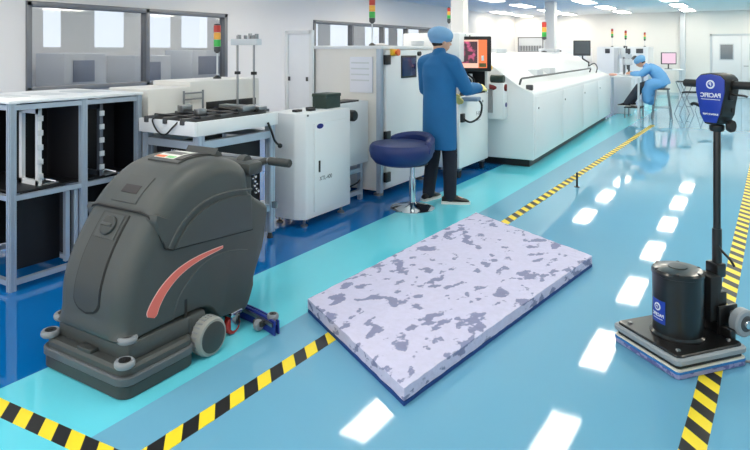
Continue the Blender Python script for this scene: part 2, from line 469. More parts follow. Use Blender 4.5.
for y in (ry0, rym, ry1):
    for x in (rx1, rx0):
        q = MB(); profile_post(q, x, y, .0, 1.165, .038); q.build('post', ALU, R)
def rails(segs, name, root, s=.032):
    for a, b in segs:
        q = MB(); rail(q, a, b, s); q.build(name, ALU, root)
for z in (.05, .575, 1.14):
    rails([((x, a+.022, z), (x, b-.022, z)) for x in (rx0, rx1) for a, b in ((ry0, rym), (rym, ry1))], 'rail', R)
    rails([((rx0+.022, y, z), (rx1-.022, y, z)) for y in (ry0, rym, ry1)], 'rail', R)
top = MB().box(rx0-.03, rx1+.03, ry0-.03, ry1+.03, 1.165, 1.185, .004).build('top', WHITE, R)
for (a, b) in ((2.2, 2.34), (2.44, 2.6), (2.72, 2.95)):
    MB().box(-4.5, -4.2, a, b, 1.184, 1.188, .001).build('recess', WGREY, top)
for y in (rym, ry1):
    for z0, z1 in ((.6, 1.115), (.075, .55)):
        MB().box(rx0+.03, rx1-.03, y-.012, y+.012, z0, z1).build('divider', BLACKP, R)
for z0, z1 in ((.6, 1.115), (.075, .55)):
    MB().box(rx0-.006, rx0+.006, ry0+.03, ry1-.03, z0, z1).build('back_panel', BLACKP, R)
MB().box(rx1-.4, rx1-.385, ry0+.2, rym-.03, .6, 1.115).build('inner_panel', BLACKP, R)
MB().box(rx1-.25, rx1-.235, rym+.14, ry1-.03, .6, 1.115).build('inner_panel', BLACKP, R)
MB().box(rx1-.16, rx1-.145, ry0+.05, ry0+.4, .075, .55).build('lower_panel', BLACKP, R)
MB().box(rx1-.3, rx1-.285, rym+.04, ry1-.03, .075, .55).build('lower_panel', BLACKP, R)
MB().box(rx0+.03, rx1-.02, ry0+.03, ry1-.03, .597, .607).build('shelf', BLACKP, R)
def ladder(y, xa, xb, z0, z1, m):
    q = MB()
    q.box(xa, xa+.035, y-.012, y+.012, z0, z1); q.box(xb-.035, xb, y-.012, y+.012, z0, z1)
    q.box(xa, xb, y-.012, y+.012, z0, z0+.04); q.box(xa, xb, y-.012, y+.012, z1-.04, z1)
    o = q.build('side_ladder', m, R)
    for k in range(5):
        z = z0+.07+k*(z1-z0-.14)/4
        MB().box(xb-.002, xb+.012, y-.018, y+.018, z-.018, z+.018, .003).build('clip', WGREY, o)
WFR = mat('white_frame', (225, 228, 232), .4)
ladder(2.3, -4.25, -4.02, .6, 1.12, WFR)
ladder(2.72, -4.2, -3.98, .6, 1.12, mat('grey_frame', (90, 98, 112), .4))
ladder(2.16, -4.6, -4.36, .6, 1.12, WFR)
q = MB()
for y in (2.44, 2.5): q.box(rx1-.04, rx1-.01, y, y+.03, .08, .55)
q.build('door_stile', ALU, R)
# chrome clamps lying on the shelf and the bottom of the rack
for i, (x, y, z, lab) in enumerate([(-4.05, 2.36, .607, 'small steel clamp lying on the upper shelf of the rack, left bay'), (-4.0, 2.78, .607, 'small steel clamp lying on the upper shelf of the rack, right bay')]):
    t = thing('clamp', lab, 'clamp', (x, y, z), group='steel clamps in the rack')
    MB().box(x-.05, x+.05, y-.05, y+.06, z, z+.012, .003).build('base_plate', STEEL, t)
    MB().tube([(x-.03, y-.03, z+.01), (x-.02, y, z+.03), (x+.03, y+.05, z+.012)], .007, 8).build('lever', CHROME, t)

# ------------------------------------------------------------------ tower lights
def tower(x, y, z0, zl, s, label, name='signal_tower'):
    t = thing(name, label, 'signal light', (x, y, z0))
    MB().lathe([(.03*s/.025, 0), (.03*s/.025, .01), (.012, .03)], (x, y, z0)).build('base', BLACK, t)
    MB().cyl((x, y, z0+.02), (x, y, zl), .008).build('pole', WGREY, t)
    MB().lathe([(.01, -.02), (s, 0), (s, .04)], (x, y, zl)).build('cup', DGREY, t)
    h = s*2.1
    for k, m in enumerate((LENSG, LENSY, LENSR)):
        MB().lathe([(s, .002), (s*1.02, .006), (s*1.02, h-.006), (s, h-.002)], (x, y, zl+.04+k*h)).build('lens', m, t)['label'] = ('green lens', 'amber lens', 'red lens')[k]
    MB().lathe([(s, 0), (s*.8, .012), (.002, .016)], (x, y, zl+.04+3*h)).build('lid', DGREY, t)

# ------------------------------------------------------------------ conveyor table
tx0, tx1, ty0, ty1 = -3.9, -3.3, 2.97, 3.83
T = thing('conveyor_table', 'white topped conveyor table on aluminium legs beside the white cabinet', 'table', (tx1, ty0, 0))
q = MB()
q.box(tx0, tx1, ty0, ty0+.02, .9, 1.0, .004); q.box(tx0, tx1, ty1-.02, ty1, .9, 1.0, .004)
q.box(tx1-.02, tx1, ty0+.02, ty1-.02, .9, 1.0, .004); q.box(tx0, tx0+.02, ty0+.02, ty1-.02, .9, 1.0, .004)
q.build('tray', WHITE, T)
MB().box(tx0+.02, tx1-.02, ty0+.02, ty1-.02, .93, .975).build('belt_deck', BLACKP, T)
for x in (tx0+.03, tx1-.03):
    for y in (ty0+.06, ty1-.06):
        q = MB(); profile_post(q, x, y, .05, .9, .055); l = q.build('leg', ALU, T)
        MB().cyl((x, y, 0), (x, y, .05), .025, .012).build('foot', BLACK, l)
for z in (.83, .25):
    rails([((x, ty0+.09, z), (x, ty1-.09, z)) for x in (tx0+.03, tx1-.03)]+[((tx0+.06, y, z), (tx1-.06, y, z)) for y in (ty0+.06, ty1-.06)], 'brace', T, .055)
MB().box(tx0+.08, tx1-.09, ty0+.1, ty0+.11, .28, .8).box(tx1-.11, tx1-.1, ty0+.12, ty1-.1, .28, .8).box(tx0+.07, tx0+.08, ty0+.12, ty1-.1, .28, .8).build('skirt_panel', BLACKP, T)
text('ASSL', 'lettering', .05, (-3.62, ty0+.098, .785-.03), (1, 0, 0), (0, 0, 1), WHITE, T)
q = MB()                                             # guide rails on the deck
for x in (tx0+.1, tx0+.3, tx1-.12): q.box(x-.014, x+.014, ty0-.02, ty1+.02, .975, 1.02, .003)
q.build('guide_rail', DGREY, T)
q = MB()
for y in (3.07, 3.26, 3.45, 3.66): q.cyl((tx0+.06, y, 1.02), (tx1-.06, y, 1.02), .009, seg=10)
q.build('cross_rod', BLACK, T)
for (x, y, a, b, h) in ((-3.78, 3.3, .06, .1, .06), (-3.5, 3.2, .05, .08, .05), (-3.42, 3.6, .06, .14, .05)):
    MB().box(x-a/2, x+a/2, y-b/2, y+b/2, 1.018, 1.018+h, .006).build('sensor_block', STEEL, T)
MB().tube(catmull([(-3.75, 3.0, 1.01), (-3.72, 2.95, .99), (-3.66, 2.945, .92), (-3.58, 2.945, .9), (-3.5, 2.95, .96), (-3.47, 3.0, 1.02)], 6), .006, 8).build('cable', BLACK, T)
MB().tube(catmull([(-3.29, 3.7, .93), (-3.27, 3.72, .86), (-3.27, 3.76, .78), (-3.26, 3.8, .74)], 6), .009, 8).ball((-3.26, 3.81, .735), .02).build('cable', BLACK, T)
MB().box(-3.285, -3.245, 3.74, 3.76, .25, .3).build('latch', STEEL, T)

# cream feeder housing behind the table
H = thing('feeder_housing', 'cream two part feeder housing standing behind the conveyor table', 'machine', (-4.25, 3.1, 0))
MB().box(-4.45, -3.96, 3.1, 3.52, 0, 1.2, .012).build('low_housing', CREAM, H)
MB().box(-4.45, -3.98, 3.53, 4.36, 0, 1.24, .012).build('high_housing', CREAM, H)
MB().box(-3.985, -3.968, 3.7, 4.3, 1.0, 1.06, .003).build('slot', BLACK, H)
q = MB()
for y in (3.42, 3.62): q.cyl((-3.93, y, .95), (-3.93, y, 1.17), .009, seg=10)
q.cyl((-3.93, 3.42, 1.15), (-3.93, 3.62, 1.15), .007, seg=10); q.cyl((-3.93, 3.42, 1.1), (-3.93, 3.62, 1.1), .007, seg=10)
for y in (3.42, 3.62): q.cyl((-3.97, y, .96), (-3.92, y, .96), .008, seg=8)
q.build('guard_rail', STEEL, H)
tower(-4.2, 4.04, 1.24, 1.49, .031, 'red, amber and green signal light on the cream feeder housing')
G = thing('gantry_stand', 'tall two rod stand with white crossbar behind the conveyor table', 'stand', (-3.72, 3.74, 1.02))
# two rods carried by a foot bar on the guide rails
MB().box(-3.82, -3.37, 3.69, 3.78, 1.021, 1.05, .004).build('foot_bar', STEEL, G)
for x in (-3.65, -3.47):
    MB().cyl((x, 3.735, 1.04), (x, 3.735, 1.62), .009).build('rod', STEEL, G)
    MB().box(x-.016, x+.016, 3.715, 3.755, 1.3, 1.325, .003).build('collar', BLACK, G)
cb = MB().box(-3.7, -3.41, 3.705, 3.765, 1.54, 1.59, .006).build('crossbar', WGREY, G)
for x in (-3.63, -3.56, -3.51, -3.48, -3.44): MB().box(x-.008, x+.008, 3.72, 3.75, 1.588, 1.615+.03*random.random(), .002).build('hook', STEEL, cb)
# translucent guard screen
S = thing('guard_screen', 'tall translucent white acrylic guard screen left of the large machine', 'screen', (-3.93, 4.74, 0))
q = MB()
for x in (-3.96, -3.66): q.box(x-.018, x+.018, 4.72, 4.76, 0, 1.69, .003)
q.box(-3.96, -3.66, 4.72, 4.76, 1.655, 1.69, .003); q.box(-3.96, -3.66, 4.72, 4.76, .7, .735, .003)
q.build('frame', WFR, S)
MB().box(-3.94, -3.68, 4.735, 4.745, .735, 1.655).build('panel', mat('milky_acrylic', (236, 239, 246), .25), S)
for x in (-3.92, -3.7): MB().box(x-.012, x+.012, 4.715, 4.722, 1.2, 1.24).build('knob', DGREY, S)

# ------------------------------------------------------------------ white cabinet with blue badge
cx0, cx1, cy0, cy1, cz0, cz1 = -3.62, -3.23, 4.06, 4.77, .07, .965
K = thing('control_cabinet', 'white steel cabinet with blue oval badge right of the conveyor table', 'cabinet', (cx1, cy0, 0))
MB().prism([(cx0, cy0), (cx1-.09, cy0), (cx1, cy0+.05), (cx1, cy1), (cx0, cy1)], (0, 0, cz0), (1, 0, 0), (0, 1, 0), (0, 0, cz1-cz0), .012).build('body', WHITE, K)
dr = MB().box(cx1-.004, cx1+.012, cy0+.15, cy1-.03, cz0+.05, cz1-.09, .004).build('door', WHITE, K)
MB().box(cx1+.01, cx1+.02, cy0+.205, cy0+.225, .45, .55, .003).build('latch', BLACK, dr)
MB().prism([(.045*math.cos(k*PI/12), .022*math.sin(k*PI/12)) for k in range(24)], (cx1+.012, cy0+.225, .845), (0, 1, 0), (0, 0, 1), (.004, 0, 0)).build('badge', LOGO, dr)
text('XTL-400', 'lettering', .05, (cx1+.0125, cy0+.31, .39), (0, 1, 0), (0, 0, 1), DGREY, dr)
MB().box(cx1-.02, cx1+.004, cy0+.06, cy0+.08, .94, .955).build('vent', DGREY, K)
for x in (cx0+.06, cx1-.06):
    for y in (cy0+.1, cy1-.07):
        MB().cyl((x, y, 0), (x, y, cz0+.02), .012).lathe([(.03, 0), (.03, .012), (.012, .022)], (x, y, 0)).build('foot', STEEL, K)
for (x, y) in ((-3.4, 4.2), (-3.36, 4.34), (-3.45, 4.45)):
    MB().box(x-.025, x+.025, y-.04, y+.04, cz1-.005, cz1+.02, .004).build('terminal', BLACK, K)
gb = thing('green_box', 'small dark green box standing on top of the white cabinet', 'box', (-3.42, 4.66, cz1))
MB().box(-3.5, -3.34, 4.545, 4.765, cz1, cz1+.125, .004).build('body', GREEN, gb)
MB().box(-3.505, -3.335, 4.54, 4.77, cz1+.105, cz1+.135, .004).build('lid', GREEN, gb)

# link module between the cabinet and the large machine
L = thing('link_module', 'low white machine module with black knob between cabinet and large machine', 'machine', (-3.4, 5.0, 0))
MB().box(-4.0, -3.4, 4.8, 5.35, .36, .985, .01).build('body', WHITE, L)
MB().lathe([(.03, 0), (.055, .012), (.055, .07), (.045, .085), (.001, .088)], (-3.4, 4.98, .865), (1, 0, 0)).build('knob', BLACK, L)
for x in (-3.95, -3.42):
    for y in (4.84, 5.22): MB().box(x-.02, x+.02, y-.02, y+.02, 0, .36).build('leg', ALU, L)
for z in (.06, .28): MB().box(-3.44, -3.4, 4.86, 5.2, z, z+.04).build('rail', ALU, L)
MB().box(-3.7, -3.46, 4.9, 5.12, .1, .22, .01).build('power_unit', WGREY, L)
MB().tube(catmull([(-3.45, 5.0, .14), (-3.4, 5.06, .17), (-3.38, 5.12, .19), (-3.4, 5.18, .2)], 5), .009, 8).build('cable', BLACK, L)
MB().box(-3.6, -3.42, 4.82, 5.2, .984, 1.0).build('track', BLACK, L)

# ------------------------------------------------------------------ large white machine with door
bx0, bx1, by0, by1, bz1 = -4.1, -3.26, 5.38, 6.5, 1.53
B = thing('placement_machine', 'large white machine with dark door window behind the blue stool', 'machine', (bx1, by0, 0))
MB().box(bx0-.03, bx1-.02, by0, by1, .06, bz1, .012).build('body', CREAM, B)
MB().box(bx0-.05, bx1+.005, by0-.015, by1+.01, bz1-.02, bz1+.015, .006).build('roof_edge', WHITE, B)
q = MB(); profile_post(q, bx1-.02, by0-.005, .05, bz1-.02, .05); q.build('corner_post', ALU, B)
q = MB().box(bx0-.03, bx0-.005, by0-.02, by0, .2, bz1).build('edge_post', DGREY, B)
d = MB().box(bx1-.02, bx1+.02, by0+.06, by1-.02, .08, bz1-.03, .012).build('door', WHITE, B)
MB().box(bx1+.018, bx1+.026, by0+.36, by0+.7, 1.2, 1.44, .008).build('window_frame', BLACK, d)
MB().box(bx1+.024, bx1+.03, by0+.38, by0+.68, 1.22, 1.42, .004).build('window_pane', mat('dark_blue_glass', (22, 44, 92), .12), d)
for z in (.2, .62, 1.4):
    MB().box(bx1-.0, bx1+.04, by0+.03, by0+.12, z-.05, z+.05, .006).build('hinge', BLACK, d)
MB().box(bx1+.018, bx1+.035, by1-.16, by1-.12, .75, .95, .004).build('handle', STEEL, d)
es = MB().box(bx1+.018, bx1+.05, by0+.13, by0+.24, 1.44, 1.51, .006).build('stop_box', YELLOW, d)
MB().lathe([(.02, 0), (.02, .02), (.035, .022), (.035, .035), (.001, .037)], (bx1+.05, by0+.2, 1.475), (1, 0, 0)).build('stop_button', ORANGE, es)
MB().cyl((bx1+.02, by0+.75, 1.46), (bx1+.05, by0+.75, 1.46), .025).build('key_switch', BLACK, d)
pk = MB().box(-3.64, -3.36, by0-.02, by0-.004, 1.06, 1.43, .004).build('document_holder', mat('paper_pocket', (226, 229, 240), .35), B)
for k in range(4): MB().box(-3.62, -3.4, by0-.0225, by0-.0195, 1.36-k*.06, 1.375-k*.06).build('paper_line', WGREY, pk)
for x in (bx0+.1, bx1-.1):
    for y in (by0+.1, by1-.1): MB().lathe([(.05, 0), (.05, .015), (.018, .025), (.018, .08)], (x, y, 0)).build('foot', STEEL, B)
MB().lathe([(.1, 0), (.1, .012), (.03, .03), (.001, .032)], (-3.62, 5.95, bz1+.014)).build('roof_fan', STEEL, B)
MB().lathe([(.06, 0), (.075, .02), (.075, .06), (.05, .075), (.001, .078)], (-3.35, 6.32, bz1+.014)).build('roof_vent', WGREY, B)
tower(-3.5, 5.58, bz1+.015, 1.8, .032, 'signal light on a pole above the large white machine')

# ------------------------------------------------------------------ inspection kiosk with screen
kx0, kx1, ky0, ky1 = -3.7, -2.95, 6.6, 7.5
I = thing('inspection_machine', 'white inspection machine with lit orange screen in front of the blue coated worker', 'machine', (kx1, ky0, 0))
MB().box(kx0, kx1, ky0, ky1, .12, .96, .015).build('lower_cabinet', WHITE, I)
q = MB(); q.box(kx0, kx0+.05, ky0, ky1, .96, 1.4); q.box(kx0+.05, kx1, ky1-.04, ky1, .96, 1.4); q.box(kx0+.05, kx1-.3, ky0, ky0+.04, .96, 1.4); q.box(kx0, kx1, ky0, ky1, 1.36, 1.7, .015)
q.build('upper_hood', WHITE, I)
MB().box(kx0+.05, kx0+.07, ky0+.04, ky1-.04, .96, 1.36).box(kx0+.06, kx1-.02, ky0+.05, ky1-.05, .96, .972).box(kx0+.07, kx1-.03, ky1-.055, ky1-.042, .97, 1.36).box(kx0+.07, kx1-.03, ky0+.06, ky1-.06, 1.345, 1.359).build('chamber_lining', BLACKP, I)
q = MB(); q.box(-3.3, -3.1, 7.1, 7.35, .97, 1.2, .01); q.box(-3.15, -3.05, 6.75, 6.85, .97, 1.25, .01); q.build('inspection_head', WGREY, I)
q = MB()
for k in range(3): q.tube(catmull([(-3.2+.05*k, 6.75+.2*k, 1.36), (-3.1, 6.85+.15*k, 1.22), (-3.0, 6.95+.1*k, 1.12), (-3.1, 7.1, 1.0)], 6), .012, 8)
q.build('cable', BLACK, I)
# swivelled monitor
mc = Vector((-2.9, 6.78, 1.455)); a = math.radians(24)
Rm = Matrix.Translation(mc) @ Matrix.Rotation(a, 4, 'Z')
mo = MB().obox(Rm, .5, .05, .41, .012).build('monitor', BLACK, I)
def screen_mat():
    m = bpy.data.materials.new('inspection_display'); m.use_nodes = True
    nt = m.node_tree; b = nt.nodes['Principled BSDF']
    tc = nt.nodes.new('ShaderNodeTexCoord'); n = nt.nodes.new('ShaderNodeTexNoise'); n.inputs['Scale'].default_value = 14; n.inputs['Detail'].default_value = 6
    nt.links.new(tc.outputs['Object'], n.inputs['Vector'])
    r = nt.nodes.new('ShaderNodeValToRGB'); e = r.color_ramp.elements
    e[0].position = .5; e[0].color = lin((58, 30, 44)); e[1].position = .68; e[1].color = lin((214, 84, 130))
    nt.links.new(n.outputs['Fac'], r.inputs['Fac']); nt.links.new(r.outputs['Color'], b.inputs['Emission Color']); b.inputs['Emission Strength'].default_value = .9
    b.inputs['Base Color'].default_value = (.01, .01, .01, 1); b.inputs['Roughness'].default_value = .2
    return m
SCR = emit_mat('display_orange', (238, 128, 84), .95); SCP = emit_mat('display_pink', (244, 190, 170), .95)
def on_mon(x0, x1, z0, z1, d, m, nm):
    MB().obox(Rm @ Matrix.Translation(((x0+x1)/2, -.025-d, (z0+z1)/2)), x1-x0, .002, z1-z0).build(nm, m, mo)
on_mon(-.2, .2, -.165, .165, .0005, SCP, 'display')
on_mon(.1, .2, -.165, .165, .001, SCR, 'side_menu')
on_mon(-.185, .09, -.11, .145, .001, screen_mat(), 'board_image')
on_mon(.135, .165, -.08, -.02, .0016, WHITE, 'menu_icon'); on_mon(-.17, -.14, -.14, -.12, .0016, LENSR, 'menu_icon'); on_mon(.11, .19, -.155, -.11, .0016, mat('olive_icon', (90, 90, 50), .5), 'menu_icon')
MB().cyl(mc+Vector((0, .0, 0)), (-2.96, 7.0, 1.5), .03).build('monitor_arm', DGREY, mo)
hd = MB().box(kx1-.005, kx1+.02, 6.75, 7.35, 1.62, 1.69, .004).build('name_plate', WHITE, I)
MB().cyl((kx1+.018, 6.85, 1.655), (kx1+.024, 6.85, 1.655), .022).build('emblem', DGREY, hd)
text('INSPECTION', 'lettering', .035, (kx1+.021, 7.1, 1.655), (0, 1, 0), (0, 0, 1), WGREY, hd)
MB().box(kx1-.02, kx1+.05, ky1-.05, ky1+.02, 1.25, 1.3, .004).build('stop_switch', YELLOW, I)
MB().obox(Matrix.Translation((-2.86, 6.72, .93)) @ Matrix.Rotation(.2, 4, 'Z'), .2, .22, .04, .012).build('hand_tray', mat('slate_plastic', (110, 132, 158), .5), I)
MB().tube(catmull([(-2.8, 6.8, .92), (-2.78, 6.86, .85), (-2.8, 6.84, .72), (-2.86, 6.72, .66), (-2.93, 6.66, .7)], 6), .012, 8).box(-2.96, -2.92, 6.62, 6.7, .66, .76, .005).build('cable', BLACK, I)
text('F-10', 'lettering', .07, (kx1+.001, 7.16, .72), (0, 1, 0), (0, 0, 1), DGREY, I)
text('——', 'lettering', .07, (kx1+.001, 7.16, .64), (0, 1, 0), (0, 0, 1), DGREY, I)
MB().cyl((kx1-.005, 7.3, .86), (kx1+.006, 7.3, .86), .016).build('lock', STEEL, I)
for x in (kx0+.08, kx1-.06):
    for y in (ky0+.1, ky1-.08):
        c = MB().box(x-.03, x+.03, y-.03, y+.03, .085, .125).build('caster', STEEL, I)
        MB().cyl((x-.02, y, .045), (x+.02, y, .045), .045, seg=18).build('wheel', RUBBER, c)
sb = MB().box(-2.98, -2.76, 7.52, 7.67, .62, 1.08, .01).build('side_unit', WHITE, I)
MB().cyl((-2.95, 7.6, 1.13), (-2.78, 7.6, 1.13), .05).build('reel', GREEN, sb)
MB().cyl((-2.74, 7.6, 1.02), (-2.95, 7.535, 1.02), .045).build('reel', mat('dark_red_reel', (120, 34, 34), .5), sb)
MB().cyl((-2.765, 7.62, .8), (-2.755, 7.62, .8), .03).build('badge', LOGO, sb)
MB().box(-3.0, -2.9, 7.49, 7.53, .7, 1.0).build('bracket', STEEL, sb)
tower(-3.2, 6.85, 1.7, 1.84, .02, 'small signal light on top of the inspection machine')

# ------------------------------------------------------------------ long white oven
O0 = Vector((-2.43, 7.72, 0)); ax = Vector((-2.78+2.43, 14.2-7.7, 0)).normalized(); LEN = 6.5
nx = Vector((ax.y, -ax.x, 0)); rz = -math.atan2(ax.x, ax.y)
V = thing('reflow_oven', 'very long white oven with sloping lid along the machine line', 'oven', O0, rz)
# local frame: y along the line, x outwards (front face at x=0)
sec = [(0, .1), (0, .93), (-.02, .97), (-.2, 1.02), (-.5, 1.26), (-.75, 1.4), (-1.0, 1.46), (-1.5, 1.46), (-1.5, .1)]
MB().prism(sec, (0, LEN, 0), (1, 0, 0), (0, 0, 1), (0, -LEN, 0), .015).build('body', WHITE, V, world=False)
MB().box(-1.45, -.08, .1, LEN-.1, 0, .11).build('plinth', BLACK, V, world=False)
for k in range(4):
    y0 = .08+k*1.62
    pnl = MB().box(-.003, .01, y0, y0+1.57, .14, .9, .004).build('front_panel', WHITE, V, world=False)
    MB().cyl((.008, y0+.12, .75), (.018, y0+.12, .75), .014, seg=12).build('lock', DGREY, pnl, world=False)
def onslope(t): return (-.2-.3*t, 1.02+.24*t)
q = MB(); x, z = onslope(.12)
q.tube([(x+.02, .12, z+.0), (x+.04, .12, z+.07), (x+.04, .16, z+.08), (x+.04, 5.2, z+.08), (x+.04, 5.24, z+.07), (x+.02, 5.24, z)], .014, 8)
q.build('lid_handle', DGREY, V, world=False)
MB().box(-.13, -.05, .1, .18, .98, 1.05, .008).build('handle_bracket', DGREY, V, world=False)
for y0 in (1.3, 2.1):
    q = MB()
    for k in range(6):
        x, z = onslope(.62); q.box(x-.1, x+.1, y0+k*.07, y0+k*.07+.03, z-.06, z+.012+.03)
    q.build('lid_vent', WGREY, V, world=False)
for k, (xx, yy, ww) in enumerate([(-1.1, 1.5, .5), (-1.1, 5.5, .4)]):
    MB().box(xx-.15, xx+.15, yy, yy+ww, 1.45, 1.52, .01).build('roof_duct', WGREY, V, world=False)
def owp(x, y, z): return ROOTM[V.name] @ Vector((x, y, z))
c = owp(-.95, 4.5, 1.46); tower(c.x, c.y, 1.46, 1.72, .045, 'signal light rising from the roof of the long oven')
# monitor on an arm at the oven's far end
c = owp(-.32, 5.75, 0)
Mn = thing('arm_monitor', 'dark monitor on a jointed arm above the far end of the oven', 'monitor', (c.x, c.y, 1.12), TH+.05)
MB().lathe([(.05, 0), (.05, .02), (.025, .035)], (0, 0, 0)).build('base', WGREY, Mn, world=False)
MB().tube([(0, 0, .02), (0, 0, .12), (-.14, -.02, .2), (-.14, -.02, .3)], .018, 8).build('arm', DGREY, Mn, world=False)
s_ = MB().obox(Matrix.Translation((-.17, -.06, .42)), .36, .05, .32, .012).build('screen_case', DGREY, Mn, world=False)
MB().obox(Matrix.Translation((-.17, -.087, .43)), .31, .003, .25).build('display', mat('dim_screen', (88, 92, 98), .3), s_, world=False)
MB().tube(catmull([(.0, -.03, .05), (.1, -.04, .1), (.16, -.05, .02), (.14, -.04, -.1)], 6), .012, 8).build('cable', DGREY, Mn, world=False)

# ------------------------------------------------------------------ far machines by the back wall
for i, (x, wd, h, lab) in enumerate([(-6.2, 1.5, 1.55, 'white machine with dark slot by the far wall, left one'), (-4.35, 1.5, 1.6, 'white machine with several dark slots by the far wall, behind the oven end')]):
    t = thing('wall_machine', lab, 'machine', (x, 20.6, 0), group='machines along the far wall')
    MB().box(x, x+wd, 20.2, 21.2, 0, h, .02).build('body', WHITE, t)
    for k in range(2 if i == 0 else 4):
        MB().box(x+.25+k*.3, x+.25+k*.3+(.2 if k % 2 else .14), 20.185, 20.2, h-.2, h-.06, .003).build('slot', DGREY, t)
tower(-3.95, 20.5, 1.6, 1.9, .034, 'leftmost small signal light over the far machines')
tower(-3.55, 20.5, 1.6, 1.84, .034, 'middle small signal light over the far machines')
tower(-3.0, 20.5, 1.6, 1.8, .03, 'rightmost small signal light over the far machines')

# ------------------------------------------------------------------ blue stool
p = Vector((-2.8, 5.18, 0)); SX, SY = -.1, -.06
ST = thing('swivel_stool', 'round blue padded stool with low backrest on chrome pedestal', 'stool', p, .45)
MB().lathe([(.21, 0), (.21, .008), (.17, .02), (.06, .04), (.035, .06), (.001, .062)], seg=48).build('base', CHROME, ST, world=False)
MB().lathe([(.03, .05), (.03, .3), (.022, .3), (.022, .42)], seg=24).build('column', CHROME, ST, world=False)
MB().lathe([(.05, .4), (.12, .41), (.2, .43)], (SX*.5, SY*.5, 0), seg=32).build('seat_plate', STEEL, ST, world=False)
MB().lathe([(.001, .425), (.18, .425), (.25, .45), (.29, .5), (.305, .56), (.3, .6), (.28, .625), (.22, .635), (.001, .635)], (SX, SY, 0), seg=56).build('seat', NAVY, ST, world=False)
q = MB(); rs = []
for k in range(25):
    an = math.radians(-30+k*150/24); e = math.sin(PI*k/24)**.35
    top = .6+.11*e; ri, ro = .235, .31
    sec = [(ri+.01, .55), (ro, .55), (ro+.005, top-.03), (ro-.02, top), (ri+.02, top), (ri, top-.03)]
    rs.append([(SX+r*math.cos(an), SY+r*math.sin(an), z) for r, z in sec])
q.rings(rs).build('backrest', NAVY, ST, world=False)

# ------------------------------------------------------------------ people
SKIN = mat('skin', (214, 166, 140), .5, var=.04, scale=10)
COAT = mat('blue_coat', (24, 104, 160), .75, var=.14, scale=5, bump=.5, bscale=7)
COATL = mat('light_blue_coat', (106, 166, 220), .75, var=.08, scale=5, bump=.25, bscale=9)
CAP = mat('blue_cap', (126, 172, 214), .75, var=.06, scale=12, bump=.2)
CAPL = mat('pale_blue_cap', (122, 178, 222), .75, var=.06, scale=12, bump=.2)
TROU = mat('dark_trousers', (24, 28, 44), .8, var=.1)
TROUL = mat('charcoal_trousers', (66, 68, 80), .8, var=.1)
SHOE = mat('black_shoe', (18, 18, 20), .5)
SOLE = mat('white_sole', (230, 230, 228), .5)
GLOVE = mat('pale_yellow_glove', (238, 222, 140), .55, var=.05)
HAIR = mat('dark_hair', (30, 24, 22), .6)
EYE_M = mat('eye_dark', (30, 22, 20), .3)
def hand(q, wr, d, side, s=1.0, extra=0.0, curl=.5, palm_n=None):
    # wr wrist, d forward direction, side vector towards the thumb
    wr, d = Vector(wr), Vector(d).normalized(); side = Vector(side); side = (side-d*side.dot(d)).normalized()
    n = d.cross(side).normalized()
    if palm_n is not None and n.dot(Vector(palm_n)) < 0: n = -n
    pc = wr+d*.05*s
    for k in range(5):
        o = wr+d*.012*s+side*(.03-.015*k)*s*.85
        q.limb([o, o+d*.075*s], [.012+extra, .0125+extra])
    for k, ln in enumerate((.068, .078, .072, .056)):
        b0 = wr+d*.088*s+side*(.03-.02*k)*s
        p1 = b0+(d*math.cos(curl*.5)+n*math.sin(curl*.5))*ln*.45*s
        p2 = p1+(d*math.cos(curl*1.2)+n*math.sin(curl*1.2))*ln*.32*s
        p3 = p2+(d*math.cos(curl*1.7)+n*math.sin(curl*1.7))*ln*.26*s
        q.limb([b0-d*.02*s, b0, p1, p2, p3], [.011+extra, .0095+extra, .0088+extra, .008+extra, .007+extra])
    t0 = wr+d*.025*s+side*.03*s; t1 = t0+(d*.7+side*.7)*.035*s+n*.008; t2 = t1+(d*.92+side*.3+n*.2)*.03*s; t3 = t2+(d+n*.3)*.022*s
    q.limb([t0, t1, t2, t3], [.013+extra, .0115+extra, .01+extra, .008+extra])
def shoe(q, ankle, toe_dir, s=1.0, sole=False):
    a = Vector((ankle[0], ankle[1], ankle[2])); d = Vector(toe_dir).normalized(); r = Vector((d.y, -d.x, 0))
    if sole:
        secs = [(-.085, .034), (-.05, .04), (.03, .04), (.11, .047), (.17, .036), (.195, .018)]
        q.rings([[a+d*u*s+r*w*s-Vector((0, 0, 0)), a+d*u*s-r*w*s, a+d*u*s-r*w*s+Vector((0, 0, .022)), a+d*u*s+r*w*s+Vector((0, 0, .022))] for u, w in secs])
    else:
        secs = [(-.08, .03, .06), (-.05, .037, .085), (0, .038, .1), (.06, .04, .085), (.11, .044, .06), (.165, .034, .045), (.188, .016, .03)]
        rs = []
        for u, w, h in secs:
            ring = []
            for k in range(12):
                an = k*2*PI/12; z = max(0, .5+.5*math.sin(an))
                ring.append(a+d*u*s+r*w*s*math.cos(an)*(1 if math.sin(an) < .3 else .85)+Vector((0, 0, .02+(h-.02)*z)))
            rs.append(ring)
        q.rings(rs)
